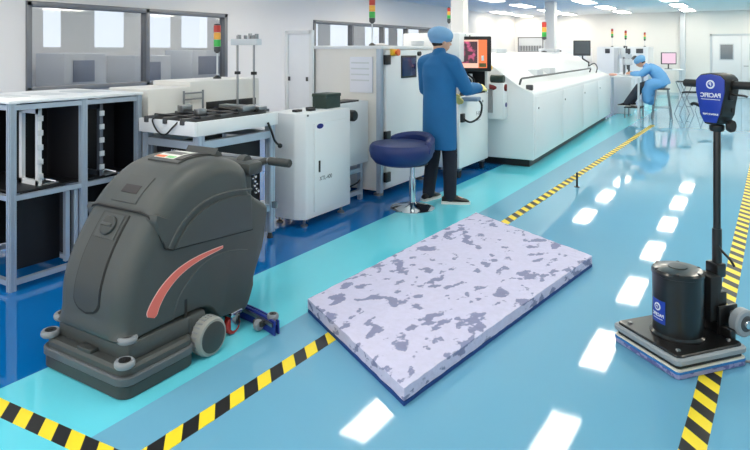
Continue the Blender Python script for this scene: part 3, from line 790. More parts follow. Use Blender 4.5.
def person(name, label, loc, rotz, J, coat_secs, coat_extra, cols, vox=.009):
    P = thing(name, label, 'person', loc, rotz)
    hc, fd = Vector(J['head']), Vector(J['face']).normalized()
    rt = fd.cross(Vector((0, 0, 1))).normalized(); up = rt.cross(fd)
    Rh = Matrix((rt, fd, up)).transposed()
    q = MB()
    q.ball(hc, 1, (.074, .095, .115), 3, Rh); q.ball(hc+fd*.025-up*.055, 1, (.056, .068, .066), 3, Rh)
    q.limb([hc+fd*.093-up*.012, hc+fd*.108-up*.03], [.012, .014])                                       # nose
    q.limb([hc+fd*.088-up*.066-rt*.018, hc+fd*.092-up*.065, hc+fd*.088-up*.066+rt*.018], [.008, .009, .008])   # lips
    for sgn in (-1, 1): q.ball(hc+rt*.076*sgn-up*.012-fd*.008, 1, (.012, .02, .032), 2, Rh)              # ears
    q.limb([hc-up*.07-fd*.02, J['neck']], [.055, .058])
    q.loft(J['torso'], right=J.get('right', (1, 0, 0)))
    for sd in ('l', 'r'):
        sh, el, wr = (Vector(J[k+sd]) for k in ('sh', 'el', 'wr'))
        q.limb([J['neck'], sh, sh.lerp(el, .4), el, el.lerp(wr, .35), wr], [.055, .06, .05, .04, .04, .028])
        hand(q, wr, wr-el, J['thumb'+sd], 1, 0, J.get('curl', .5), J.get('palm'))
        hp, kn, an = (Vector(J[k+sd]) for k in ('hp', 'kn', 'an'))
        q.limb([hp, hp.lerp(kn, .4), kn, kn.lerp(an, .35), an], [.085, .078, .055, .054, .036])
        td = Vector(J['toe'+sd]).normalized()
        q.limb([an+Vector((0, 0, -.02)), Vector((an.x, an.y, an.z-.04))+td*.08, Vector((an.x, an.y, an.z-.055))+td*.14], [.036, .03, .02])
    body = q.build('body', SKIN, P, world=False, remesh=vox)
    for sgn in (-1, 1): MB().ball(hc+fd*.09+rt*.03*sgn+up*.004, .011).build('eye', EYE_M, body, world=False)
    q = MB()                                                                                          # hair under the cap
    q.ball(hc+up*.012-fd*.016, 1, (.08, .096, .11), 3, Rh); q.build('hair', HAIR, P, world=False)
    q = MB(); q.ball(hc+up*.045-fd*.02, 1, (.122, .132, .088), 3, Rh); q.ball(hc+up*.02-fd*.03, 1, (.097, .108, .085), 3, Rh)
    for k in range(14):
        an = k*2*PI/14
        q.ball(hc+up*(.015+.005*(k % 2))-fd*.012+rt*.09*math.cos(an)+fd*.098*math.sin(an), .018, sub=1)
    q.build('cap', cols['cap'], P, world=False, remesh=.007, sm_iter=2)
    q = MB(); q.loft(coat_secs, right=J.get('right', (1, 0, 0)))
    for sd in ('l', 'r'):
        sh, el, wr = (Vector(J[k+sd]) for k in ('sh', 'el', 'wr'))
        q.limb([Vector(J['neck'])+Vector((0, 0, -.03)), sh, sh.lerp(el, .5), el, el.lerp(wr, .5), el.lerp(wr, .9)], [.075, .082, .073, .068, .062, .05])
    for pts, rr in coat_extra: q.limb(pts, rr)
    q.limb([Vector(J['neck'])+Vector((0, 0, -.02)), Vector(J['neck'])+(hc-Vector(J['neck']))*.2], [.075, .068])
    q.build('coat', cols['coat'], P, world=False, remesh=.01, sm_iter=4)
    q = MB()
    for sd in ('l', 'r'):
        hp, kn, an = (Vector(J[k+sd]) for k in ('hp', 'kn', 'an'))
        q.limb([hp, hp.lerp(kn, .5), kn, kn.lerp(an, .5), an+Vector((0, 0, -.01))], [.085, .086, .075, .068, .062])
    q.build('trousers', cols['trousers'], P, world=False, remesh=.01)
    for sd in ('l', 'r'):
        an = Vector(J['an'+sd]); a0 = (an.x, an.y, an.z-.085)
        q = MB(); shoe(q, a0, J['toe'+sd]); so = q.build('shoe', SHOE, P, world=False)
        q = MB(); shoe(q, a0, J['toe'+sd], sole=True); q.build('sole', SOLE, so, world=False)
        q = MB(); el, wr = Vector(J['el'+sd]), Vector(J['wr'+sd])
        if cols.get('glove'):
            hand(q, wr, wr-el, J['thumb'+sd], 1.0, .003, J.get('curl', .5), J.get('palm')); q.limb([wr-(wr-el).normalized()*.06, wr+(wr-el).normalized()*.02], [.04, .034])
            q.build('glove', cols['glove'], P, world=False, remesh=.006, sm_iter=2)
    return P
J = dict(head=(.0, .03, 1.6), face=(.35, .93, -.15), neck=(0, -.01, 1.45),
         torso=[((0, 0, .84), .13, .09), ((0, 0, .95), .16, .11), ((0, .005, 1.1), .14, .1), ((0, 0, 1.25), .165, .11), ((0, -.01, 1.38), .17, .09), ((0, -.01, 1.45), .09, .06)],
         shl=(-.185, -.01, 1.37), ell=(-.235, .05, 1.1), wrl=(-.12, .27, 1.02), shr=(.185, -.01, 1.37), elr=(.25, .11, 1.12), wrr=(.2, .375, 1.12),
         thumbl=(.7, 0, .7), thumbr=(-.7, 0, .7), palm=(0, 0, -1), curl=.45,
         hpl=(-.09, 0, .86), knl=(-.11, .03, .47), anl=(-.13, -.02, .085), hpr=(.09, 0, .86), knr=(.1, .04, .47), anr=(.11, .03, .085), toel=(-.1, 1, 0), toer=(.75, .66, 0))
person('person', 'standing person in royal blue coat and pale cap working at the orange screen', (-2.69, 5.54, 0), -math.radians(16), J,
       [((0, 0, .53), .19, .135), ((0, 0, .6), .19, .14), ((0, 0, .8), .185, .145), ((0, 0, .98), .185, .14), ((0, 0, 1.1), .182, .132), ((0, -.005, 1.25), .19, .135), ((0, -.01, 1.36), .19, .115), ((0, -.01, 1.44), .11, .08)],
       [], dict(cap=CAP, coat=COAT, trousers=TROU, glove=GLOVE))

# ------------------------------------------------------------------ far workbench with seated person
T2 = thing('workbench', 'small white workbench in front of the seated person', 'table', (-2.55, 14.6, 0))
MB().box(-2.92, -2.2, 14.42, 15.05, .895, .925, .006).build('tabletop', WHITE, T2)
for x in (-2.88, -2.24):
    for y in (14.46, 15.01): MB().box(x-.02, x+.02, y-.02, y+.02, 0, .9).build('leg', WGREY, T2)
mcr = thing('microscope', 'grey stereo microscope on the small white workbench', 'microscope', (-2.5, 14.75, .925), .5)
MB().box(-.13, .13, -.11, .11, 0, .025, .008).build('base', WGREY, mcr, world=False)
MB().cyl((-.08, .05, .02), (-.08, .05, .56), .022).build('pillar', STEEL, mcr, world=False)
hd = MB().box(-.1, .08, -.06, .1, .24, .38, .02).build('head', WGREY, mcr, world=False)
MB().cyl((.0, 0, .24), (.0, 0, .14), .04, .03).build('objective', DGREY, hd, world=False)
for y in (-.03, .05): MB().cyl((.06, y, .34), (.16, y, .44), .018).build('eyepiece', DGREY, hd, world=False)
MB().box(-.16, -.06, .0, .1, .42, .62, .015).build('lamp_house', WGREY, mcr, world=False)
MB().cyl((-.02, .05, .5), (-.02, .05, .66), .014).build('rod', DGREY, mcr, world=False)
fx = thing('test_fixture', 'tall pale test stand with dark posts behind the microscope', 'stand', (-2.75, 15.6, 0))
MB().box(-3.0, -2.55, 15.4, 15.9, 0, .95, .02).build('cabinet', WHITE, fx)
MB().box(-2.95, -2.85, 15.5, 15.7, .95, 1.55, .01).build('column', WGREY, fx)
for x, h in ((-2.72, 1.6), (-2.62, 1.5)): MB().cyl((x, 15.55, .95), (x, 15.55, h), .022).build('post', DGREY, fx)
MB().box(-2.84, -2.56, 15.48, 15.62, 1.3, 1.4, .01).build('bridge', WGREY, fx)
bg = tag(MB().ball((-2.79, 14.53, .955), 1, (.1, .08, .03), 2).build('parts_bag', mat('pink_bag', (232, 178, 160), .5)), 'small pink bag of parts on the white workbench', 'bag')

J2 = dict(head=(0, .36, 1.24), face=(0, .8, -.6), neck=(0, .22, 1.13), right=(1, 0, 0),
          torso=[((0, -.06, .74), .16, .11), ((0, -.03, .86), .16, .12), ((0, .03, .98), .15, .11), ((0, .12, 1.08), .165, .1), ((0, .19, 1.13), .12, .07)],
          shl=(-.18, .17, 1.09), ell=(-.22, .33, .96), wrl=(-.13, .52, .98), shr=(.18, .17, 1.09), elr=(.22, .33, .96), wrr=(.12, .52, .98), thumbl=(.7, 0, .7), thumbr=(-.7, 0, .7), palm=(0, 0, -1),
          hpl=(-.1, 0, .8), knl=(-.13, .36, .7), anl=(-.13, .62, .335), hpr=(.1, 0, .8), knr=(.13, .34, .68), anr=(.13, .55, .335), toel=(0, 1, 0), toer=(.1, 1, 0))
person('person', 'seated person in light blue coat bending over the microscope', (-1.9, 14.78, 0), math.radians(90), J2,
       [((0, -.12, .72), .2, .15), ((0, -.09, .8), .2, .16), ((0, -.04, .92), .19, .15), ((0, .05, 1.03), .19, .14), ((0, .14, 1.11), .18, .11), ((0, .2, 1.16), .1, .07)],
       [([(-.1, -.05, .78), (-.13, .14, .74), (-.13, .2, .6), (-.12, .2, .42)], [.13, .125, .11, .1]), ([(.1, -.05, .78), (.13, .14, .74), (.13, .18, .6), (.12, .16, .38)], [.13, .125, .115, .105]), ([(-.1, .15, .6), (.1, .15, .6)], [.1, .1]), ([(-.1, .16, .45), (.1, .15, .45)], [.085, .085]), ([(-.1, -.05, .78), (.1, -.05, .78)], [.13, .13])],
       dict(cap=CAPL, coat=COATL, trousers=TROUL), vox=.012)
fr = thing('foot_rest', 'low black foot rest on the floor under the workbench', 'foot rest', (-2.36, 14.75, 0))
MB().box(-2.55, -2.2, 14.5, 15.0, .225, .248, .006).build('plate', BLACK, fr)
for x in (-2.53, -2.22):
    for y in (14.52, 14.98): MB().cyl((x, y, 0), (x, y, .23), .012, seg=10).build('leg', STEEL, fr)

def stool(x, y, rot, label, cross, h=.7):
    t = thing('work_stool', label, 'stool', (x, y, 0), rot)
    MB().lathe([(.001, h-.03), (.16, h-.03), (.17, h-.015), (.165, h), (.001, h)], seg=28).build('seat', DGREY, t, world=False)
    if cross:
        for s in (-1, 1):
            q = MB(); q.tube([(-.17, .14*s, 0), (.14, .14*s, h-.03)], .01, 8); l1 = q.build('leg', STEEL, t, world=False)
            q = MB(); q.tube([(.17, .12*s, 0), (-.14, .12*s, h-.03)], .01, 8); q.build('leg', STEEL, t, world=False)
        MB().tube([(-.1, -.14, .18), (-.1, .14, .18)], .008, 8).tube([(.1, -.12, .18), (.1, .12, .18)], .008, 8).tube([(.14, -.15, h-.03), (.14, .15, h-.03)], .01, 8).tube([(-.14, -.15, h-.03), (-.14, .15, h-.03)], .01, 8).build('stretcher', STEEL, t, world=False)
    else:
        for sx in (-1, 1):
            for sy in (-1, 1): MB().tube([(.19*sx, .19*sy, 0), (.12*sx, .12*sy, h-.02)], .014, 8).build('leg', STEEL, t, world=False)
        q = MB()
        for a, b in (((-1, -1), (1, -1)), ((1, -1), (1, 1)), ((1, 1), (-1, 1)), ((-1, 1), (-1, -1))): q.tube([(.165*a[0], .165*a[1], .25), (.165*b[0], .165*b[1], .25)], .009, 8)
        q.build('stretcher', STEEL, t, world=False)
stool(-1.82, 14.78, .2, 'grey round work stool under the seated person', False, .67)
stool(-1.5, 16.1, .5, 'folding stool with crossed steel legs behind the seated person', True, .78)
stool(-1.15, 17.3, .9, 'folding stool with crossed steel legs nearest the far double door', True, .78)
D2 = thing('desk', 'small white desk carrying the pink screened monitor by the far wall', 'desk', (-2.4, 20.4, 0))
MB().box(-2.75, -1.95, 20.1, 20.7, .9, .93, .006).build('tabletop', WHITE, D2)
for x in (-2.7, -2.0):
    for y in (20.15, 20.65): MB().box(x-.02, x+.02, y-.02, y+.02, 0, .9).build('leg', WGREY, D2)
M2 = thing('desk_monitor', 'small monitor with a pale pink screen on the far desk', 'monitor', (-2.33, 20.4, .93), TH*.8)
MB().lathe([(.11, 0), (.11, .012), (.02, .02), (.02, .16)]).build('stand', DGREY, M2, world=False)
q = MB().box(-.22, .22, -.04, 0, .14, .5, .01).build('case', DGREY, M2, world=False)
MB().box(-.195, .195, -.043, -.039, .17, .475).build('display', emit_mat('pink_display', (230, 200, 218), .9), q, world=False)

# ------------------------------------------------------------------ melamine floor pad
zt = .082
c4 = [on_floor(308, 298, zt), on_floor(404, 387, zt), on_floor(592, 255, zt), on_floor(476, 212, zt)]
cen = sum((Vector((p.x, p.y, 0)) for p in c4), Vector())/4
PD = thing('melamine_pad', 'large rectangular white melamine pad with violet grey flecks on the blue floor', 'pad', cen)
def slab(z0, z1, nu, nv, grow, rough, m, name):
    q = MB(); bm = q.bm; P = [Vector((p.x, p.y, 0)) for p in c4]
    P = [cen+(p-cen)*(1+grow) for p in P]
    g = {}
    nz = 4
    for i in range(nu+1):
        for j in range(nv+1):
            for k in range(nz+1):
                if 0 < i < nu and 0 < j < nv and 0 < k < nz: continue
                u, v = i/nu, j/nv
                b = P[0].lerp(P[1], u).lerp(P[3].lerp(P[2], u), v)
                z = z0+(z1-z0)*k/nz
                d = noise.noise_vector(Vector((b.x*16, b.y*16, z*16)))*rough
                if k == 0: d.z = 0
                if k == nz: d.z = d.z*.7-(.005 if (i in (0, nu) or j in (0, nv)) else 0)
                g[i, j, k] = bm.verts.new(b+Vector((0, 0, z))+d)
    def quad(a, b, c, d): bm.faces.new((g[a], g[b], g[c], g[d]))
    for i in range(nu):
        for j in range(nv):
            for k in (0, nz): quad((i, j, k), (i+1, j, k), (i+1, j+1, k), (i, j+1, k))
        for k in range(nz):
            for j in (0, nv): quad((i, j, k), (i+1, j, k), (i+1, j, k+1), (i, j, k+1))
    for j in range(nv):
        for k in range(nz):
            for i in (0, nu): quad((i, j, k), (i, j+1, k), (i, j+1, k+1), (i, j, k+1))
    return q.build(name, m, PD, smooth=50)
slab(.022, zt, 60, 100, 0, .004, sponge_mat('melamine', (208, 205, 231), (140, 143, 178), 10.3, .56), 'melamine_layer')
slab(.0016, .022, 20, 30, .001, .001, mat('blue_backing', (22, 70, 140), .7, var=.12, scale=40, bump=.3), 'blue_backing')

# ------------------------------------------------------------------ walk-behind scrubber
SB = mat('scrubber_plastic', (69, 73, 73), .48, var=.03, scale=30, bump=.06, bscale=500)
SBD = mat('scrubber_recess', (58, 61, 61), .5, var=.04, scale=20, bump=.05, bscale=400)
SEAM = mat('seam_black', (24, 24, 25), .6)
GREYR = mat('grey_bumper', (138, 142, 148), .5, var=.04)
BAND = mat('bumper_band', (86, 91, 96), .5, var=.04)
RED = mat('red_stripe', (228, 112, 100), .5, var=.02)
REDB = mat('stripe_border', (246, 196, 186), .5)
REDW = mat('red_wheel', (190, 42, 36), .45)
BLUES = mat('blue_squeegee', (36, 58, 150), .45)
PHI = math.radians(0)
SO = Vector((-2.595, 1.778, 0))
SC = thing('floor_scrubber', 'dark grey walk behind floor scrubber with red side stripe', 'floor scrubber', SO, -PHI)
SC.scale = (1.06, 1, 1); SC.location.x -= .008
# local: x = lateral (camera side +), y = rearward, z up
def pillow(m, prof, wts, wd, r, shift=0, n=7):
    N = len(prof); P = [Vector((p[0], p[1])) for p in prof]
    area = sum(P[i].x*P[(i+1) % N].y-P[(i+1) % N].x*P[i].y for i in range(N))
    nrm = []
    for i in range(N):
        t = (P[(i+1) % N]-P[i-1]); t.normalize(); nn = Vector((t.y, -t.x)) if area > 0 else Vector((-t.y, t.x)); nrm.append(nn)
    rs = []
    A = [math.pi/2*k/n for k in range(n, -1, -1)]
    for sgn in (-1, 1):
        for a in (A if sgn < 0 else A[::-1]):
            v = sgn*(wd-r+r*math.sin(a)); ins = r*(1-math.cos(a))
            rs.append([(v, P[i].x-nrm[i].x*(ins*wts[i]-shift), P[i].y-nrm[i].y*(ins*wts[i]-shift)) for i in range(N)])
    m.rings(rs)
curve = [(-.07, .21), (-.075, .30), (-.07, .40), (-.05, .48), (-.022, .55), (.017, .62), (.06, .685), (.11, .75), (.165, .81), (.235, .865), (.32, .91), (.42, .933), (.51, .936), (.60, .922), (.68, .888), (.722, .835), (.738, .75), (.78, .70), (.84, .66), (.888, .615), (.872, .5), (.845, .395), (.79, .28), (.735, .15), (.69, .095), (.6, .105), (.5, .12), (.42, .2), (.3, .215), (.1, .21)]
pr = catmull(curve, 4, True)
def wt(p):
    x, z = p
    if z < .23: return .25
    if x > .76: return .45
    return 1.0
q = MB(); pillow(q, pr, [wt(p) for p in pr], .24, .09); BODY = q.build('tank_body', SB, SC, world=False, smooth=40)
lc = [(.108, .748), (.165, .81), (.235, .865), (.32, .91), (.42, .933), (.51, .936), (.60, .922), (.68, .888), (.722, .835), (.736, .75), (.736, .64), (.732, .525), (.58, .535), (.40, .548), (.188, .56), (.15, .578), (.12, .65), (.1, .715)]
lp = []
for i in range(len(lc)):
    a, b = lc[i], lc[(i+1) % len(lc)]
    for k in range(4): lp.append((a[0]+(b[0]-a[0])*k/4, a[1]+(b[1]-a[1])*k/4))
top = catmull(lc[:10], 4); lp = top+lp[40:]
q = MB(); pillow(q, lp, [1.0 if (p[1] > .74 and p[0] < .737) else .06 for p in lp], .247, .09, .006); LID = q.build('lid', SB, SC, world=False, smooth=40)
# dark seam under the lid edge, both sides and across the front
for s in (-1, 1):
    pts = [(.245*s, .732, .527), (.245*s, .58, .537), (.245*s, .40, .55), (.245*s, .19, .562), (.2445*s, .152, .58), (.24*s, .123, .648), (.222*s, .105, .705), (.195*s, .098, .733), (.15*s, .093, .745)]
    MB().tube(pts, .0055, 8).build('seam', SEAM, LID, world=False)
MB().tube([(-.15, .093, .745), (.15, .093, .745)], .006, 8).build('seam', SEAM, LID, world=False)
# surface of the front curve: point and outward normal at parameter
fc = catmull(curve[:14], 8)
def front(zq=None, i=None):
    if i is None: i = min(range(len(fc)), key=lambda k: abs(fc[k][1]-zq)+(10 if fc[k][0] > .55 else 0))
    i = max(1, min(len(fc)-2, i)); p = Vector((0, fc[i][0], fc[i][1])); t = Vector((0, fc[i+1][0]-fc[i-1][0], fc[i+1][1]-fc[i-1][1])).normalized()
    return p, t, Vector((0, -t.z, t.y))
def strip(z0, z1, halfw, off, th, steps=24, taper=None):
    rs = []
    for k in range(steps+1):
        z = z0+(z1-z0)*k/steps; p, t, n = front(zq=z)
        # interpolate along curve for smoothness
        for a in range(len(fc)-1):
            if fc[a][1] <= z <= fc[a+1][1] and fc[a+1][0] < .56:
                f = (z-fc[a][1])/max(1e-6, fc[a+1][1]-fc[a][1]); p = Vector((0, fc[a][0]+(fc[a+1][0]-fc[a][0])*f, z)); break
        h = halfw*(taper(k/steps) if taper else 1); X = Vector((1, 0, 0))
        rs.append([p+n*off-X*h, p+n*off+X*h, p+n*(off+th)+X*(h-.002), p+n*(off+th)-X*(h-.002)])
    m = MB(); m.rings(rs); return m
rd = lambda t: min(1, math.sqrt(max(0, 1-(1-min(1, t/.16))**2))+.02)
FP = strip(.30, .72, .094, -.004, .0065, 36, rd).build('front_channel', SEAM, SC, world=False)
PANEL = strip(.31, .722, .087, -.002, .0075, 36, rd).build('front_panel', SBD, SC, world=False)
strip(.62, .715, .07, .004, .006, 6).build('cap_plate', SB, PANEL, world=False)
p, t, n = front(zq=.668)
CP = MB().lathe([(.046, 0), (.046, .012), (.042, .016), (.034, .018), (.001, .02)], p+n*.008, n, 36).build('drain_cap', SBD, PANEL, world=False)
M_ = Matrix((Vector((1, 0, 0)), t, n)).transposed().to_4x4(); M_.translation = p+n*.028
MB().obox(M_, .07, .014, .012, .004).build('cap_grip', SB, CP, world=False)
strip(.765, .865, .088, .005, .006, 12).build('hatch', SB, LID, world=False)
strip(.80, .83, .055, .0105, .003, 5).build('hatch_plate', mat('plate_dark', (44, 40, 42), .5), LID, world=False)
# control panel on the dome top
def topz(y):
    for a in range(len(fc)-1):
        if fc[a][0] <= y <= fc[a+1][0] and fc[a][1] > .6:
            f = (y-fc[a][0])/max(1e-6, fc[a+1][0]-fc[a][0]); return fc[a][1]+(fc[a+1][1]-fc[a][1])*f
    return .955
def deck_patch(x0, x1, y0, y1, off, th, m, nm, par):
    rs = []
    for k in range(13):
        y = y0+(y1-y0)*k/12; z = topz(y)+off
        rs.append([(x0, y, z), (x1, y, z), (x1, y, z+th), (x0, y, z+th)])
    return MB().rings(rs).build(nm, m, par, world=False)
cpn = deck_patch(-.11, .11, .35, .62, .002, .012, SBD, 'control_panel', LID)
deck_patch(-.1, .04, .38, .56, .0125, .003, mat('panel_label_white', (222, 222, 216), .5), 'instruction_label', cpn)
deck_patch(-.095, -.03, .385, .41, .0145, .002, ORANGE, 'label_band', cpn); deck_patch(-.02, .035, .385, .41, .0145, .002, LENSG, 'label_band', cpn)
deck_patch(-.09, .03, .44, .5, .0145, .002, DGREY, 'label_text', cpn)
deck_patch(.06, .1, .38, .58, .0125, .005, BLACK, 'switch_strip', cpn)
# raised wing panel and wheel arch on the sides
wing = [(.2, .566), (.25, .63), (.32, .685), (.40, .718), (.49, .733), (.6, .733), (.715, .715), (.722, .531), (.58, .541), (.40, .554)]
for s in (-1, 1):
    q = MB(); wp = catmull([(a, b) for a, b in wing[:7]], 5)+wing[7:]
    q.prism(wp, (s*.2465, 0, 0), (0, 1, 0), (0, 0, 1), (s*.011, 0, 0), .004); q.build('wing_panel', SB, LID, world=False)
    arc = catmull([(.172, .575), (.225, .65), (.3, .71), (.39, .748), (.49, .763), (.6, .762), (.725, .745)], 6)
    MB().tube([(s*.246, a, b) for a, b in arc], .007, 8).build('relief_rib', SB, LID, world=False)
    arc = catmull([(.2, .23), (.23, .31), (.29, .38), (.37, .43), (.47, .455), (.58, .45), (.7, .42)], 6)
    MB().tube([(s*.2385, a, b) for a, b in arc], .0045, 8).build('relief_rib', SB, BODY, world=False)
    # stripe
    cl = catmull([(.075, .285), (.1, .335), (.155, .395), (.24, .445), (.36, .475), (.52, .488)], 7)
    def ribbon(sc_, off, m):
        L_, R_ = [], []
        for i, (a, b) in enumerate(cl):
            c0, c1 = cl[max(i-1, 0)], cl[min(i+1, len(cl)-1)]; tx, tz = c1[0]-c0[0], c1[1]-c0[1]; ln = math.hypot(tx, tz)
            f = i/(len(cl)-1); h = (.028*(1-f)**.8+.003)*min(1, .55+f*6)+sc_
            L_.append((a-tz/ln*h, b+tx/ln*h)); R_.append((a+tz/ln*h, b-tx/ln*h))
        q = MB(); rs = []
        for l, r in zip(L_, R_): rs.append([(s*.2385, *l), (s*.2385, *r), (s*(.2385+off), *r), (s*(.2385+off), *l)])
        return q.rings(rs).build('side_stripe', m, BODY, world=False)
    ribbon(.0035, .003, REDB); ribbon(0, .0042, RED)
    MB().box(s*.236, s*.242, .27, .285, .21, .3).build('relief_slot', SEAM, BODY, world=False)
# rear column, console and handlebar
MB().box(-.17, .17, .73, .82, .66, .84, .02).build('rear_column', SB, SC, world=False)
HB = MB().box(-.19, .2, .76, .88, .80, .875, .025).build('handle_console', SB, SC, world=False)
for xx in (-.12, .1): MB().lathe([(.036, -.025), (.04, 0), (.036, .025), (.001, .028)], (xx, .83, .865), (1, 0, 0)).build('console_knob', SB, HB, world=False)
MB().tube([(-.34, .93, .862), (.33, .93, .862)], .0165, 14).build('handlebar', STEEL, HB, world=False)
for s in (-1, 1):
    a, b = (.2, .34) if s > 0 else (-.36, -.2)
    MB().tube([(a, .93, .862), (b-.006, .93, .862), (b, .93, .862)], [.024, .024, .018], 16).build('grip', SBD, HB, world=False)
    MB().tube([(.16*s, .84, .845), (.17*s, .93, .862)], .02, 10).build('bracket', SBD, HB, world=False)
q = MB()
for k in range(9): q.ball((.165+.012*math.sin(k*2.1), .83+.004*k, .80-.014*k), .008+.003*(k % 2), sub=1)
q.build('wiring', CHROME, HB, world=False)
# chassis neck, brush deck
MB().box(-.25, .25, -.05, .40, .125, .215, .02).build('chassis', SB, SC, world=False)
def outline(x0, x1, y0, y1, r, n=6):
    pts = []
    for cx, cy, a0 in ((x1-r, y0+r, -90), (x1-r, y1-r, 0), (x0+r, y1-r, 90), (x0+r, y0+r, 180)):
        for k in range(n+1):
            a = math.radians(a0+90*k/n); pts.append((cx+r*math.cos(a), cy+r*math.sin(a)))
    return pts
def plate(x0, x1, y0, y1, z0, z1, r, m, nm, par, bev=.006):
    q = MB(); P0 = outline(x0, x1, y0, y1, r); P1 = outline(x0+bev, x1-bev, y0+bev, y1-bev, max(r-bev, .004))
    q.rings([[(*p, z0) for p in P1], [(*p, z0+bev) for p in P0], [(*p, z1-bev) for p in P0], [(*p, z1) for p in P1]])
    return q.build(nm, m, par, world=False)
DK = plate(-.285, .285, -.1, .3, .085, .135, .06, SB, 'brush_deck', SC, .012)
plate(-.3, .3, -.115, .3, .058, .098, .06, BAND, 'bumper_band', DK)
plate(-.292, .292, -.107, .295, .0, .06, .055, SBD, 'splash_skirt', DK)
MB().box(-.05, .05, -.09, -.035, .13, .152, .006).build('deck_latch', SBD, DK, world=False)
def roller(x, y, z, par, r=.034):
    a = MB().lathe([(r*.5, -.014), (r*.86, -.014), (r*.97, -.008), (r, 0), (r*.97, .008), (r*.86, .014), (r*.62, .014)], (x, y, z)).build('corner_roller', GREYR, par, world=False)
    MB().lathe([(.001, -.012), (r*.56, -.012), (r*.6, .0155), (r*.22, .0155), (r*.2, .019), (.001, .019)], (x, y, z)).build('hub', BLACK, a, world=False)
roller(.262, -.078, .15, DK, .043); roller(-.262, -.078, .15, DK, .043)
roller(.215, -.03, .226, BODY, .045); roller(-.225, -.035, .226, BODY, .045)
# drive wheels
for s in (-1, 1):
    wv = .275*s
    W = MB().lathe([(.05, -.035), (.082, -.035), (.093, -.022), (.093, .022), (.085, .034), (.07, .036)], (wv, .385, .093), (s, 0, 0), 40).build('drive_wheel', mat('wheel_tread', (150, 152, 148), .6, var=.06), SC, world=False)
    MB().lathe([(.001, .02), (.07, .022), (.076, .03), (.074, .037), (.05, .04), (.001, .042)], (wv, .385, .093), (s, 0, 0), 40).build('hub_cap', SBD, W, world=False)
    q = MB()
    for k in range(26):
        a = k*2*PI/26; q.obox(Matrix.Translation((wv-.004*s, .385+.092*math.cos(a), .093+.092*math.sin(a))) @ Matrix.Rotation(a, 4, 'X'), .04, .006, .008)
    q.build('tread', GREYR, W, world=False)
    MB().box(wv-.045, wv-.02, .285, .31, .1, .2, .006).build('arch', SBD, BODY, world=False)
    MB().cyl((.15*s, .385, .093), (.25*s, .385, .093), .02).build('axle', STEEL, W, world=False)
    cs = MB().box((.2*s-.03), (.2*s+.045), .575, .655, .1, .125, .003).box(.215*s-.022, .215*s-.018, .58, .645, .04, .104).box(.215*s+.018, .215*s+.022, .58, .645, .04, .104).build('caster_fork', CHROME, SC, world=False)
    cw = MB().lathe([(.02, -.016), (.044, -.016), (.05, -.01), (.05, .01), (.044, .016), (.02, .016)], (.215*s, .61, .05), (1, 0, 0), 28).build('caster_wheel', REDW, cs, world=False)
    MB().lathe([(.001, -.018), (.03, -.018), (.03, .018), (.001, .018)], (.215*s, .61, .05), (1, 0, 0), 24).build('hub', CHROME, cw, world=False)
# squeegee
sq = MB(); rs = []
def sq_pt(v): return .80-.16*(v/.42)**2*.5
for (off0, off1, z0, z1, m, nm) in ((-.018, -.01, 0, .075, BLUES, 'squeegee_blade'), (.012, .02, 0, .07, BLUES, 'squeegee_blade')):
    rs = []
    for k in range(25):
        v = -.42+.84*k/24; y = sq_pt(v); rs.append([(v, y+off0, z0), (v, y+off1, z0), (v, y+off1, z1), (v, y+off0, z1)])
    MB().rings(rs).build(nm, m, SC, world=False)
rs = []
for k in range(25):
    v = -.405+.81*k/24; y = sq_pt(v); rs.append([(v, y-.03, .045), (v, y+.03, .045), (v, y+.03, .062), (v, y-.03, .062)])
SQB = MB().rings(rs).build('squeegee_frame', STEEL, SC, world=False)
MB().box(-.04, .04, .62, .81, .06, .1, .01).build('squeegee_arm', SBD, SQB, world=False)
for s in (-1, 1):
    roller(.37*s, sq_pt(.37)+.01, .078, SQB, .03)
    MB().lathe([(.008, -.014), (.026, -.014), (.03, 0), (.026, .014), (.008, .014)], (.31*s, sq_pt(.31)-.05, .032), (1, 0, 0), 24).build('guide_wheel', GREYR, SQB, world=False)
    MB().box(.31*s-.03, .31*s+.03, sq_pt(.31)-.06, sq_pt(.31)-.02, .03, .055).build('wheel_bracket', SBD, SQB, world=False)

# ------------------------------------------------------------------ upright floor machine
PB = mat('black_gloss', (20, 20, 21), .28, var=.08, coat=.3)
PBM = mat('black_matte', (30, 30, 31), .5, var=.08)
PBL = mat('royal_blue_label', (30, 64, 172), .4, var=.03)
PW = mat('print_white', (235, 238, 242), .5)
GRIM = mat('grey_rim', (150, 156, 162), .45, var=.03)
e1 = Vector((.78, -.626, 0)); e2 = Vector((.626, .78, 0))
pc = Vector((-.347, 3.405, .0016)); prz = math.atan2(e1.y, e1.x)
U = thing('upright_floor_machine', 'black upright square pad floor machine with blue labelled handle head', 'floor machine', pc, prz)
hs = .212
# local x = e1 (towards camera right), local y = e2 (rear)
plate(-hs+.002, hs-.002, -hs+.002, hs-.002, 0, .022, .02, sponge_mat('pad_sponge', (150, 156, 196), (104, 112, 164), 18, .5), 'sponge_pad', U, .003)
plate(-hs, hs, -hs, hs, .022, .032, .02, mat('pad_blue', (40, 120, 190), .7), 'blue_layer', U, .002)
plate(-hs+.003, hs-.003, -hs+.003, hs-.003, .032, .042, .02, mat('pad_cream', (230, 226, 214), .7), 'cream_layer', U, .002)
plate(-hs+.012, hs-.012, -hs+.012, hs-.012, .042, .062, .02, PBM, 'drive_board', U, .002)
plate(-hs-.004, hs+.004, -hs-.004, hs+.004, .06, .092, .03, GRIM, 'bumper_rim', U, .008)
DP = plate(-hs+.012, hs-.012, -hs+.012, hs-.012, .085, .102, .025, PB, 'deck_plate', U, .004)
for sx in (-1, 1):
    for sy in (-1, 1): MB().lathe([(.011, 0), (.011, .006), (.006, .01), (.001, .01)], (sx*.155, sy*.155, .101)).build('bolt', STEEL, DP, world=False)
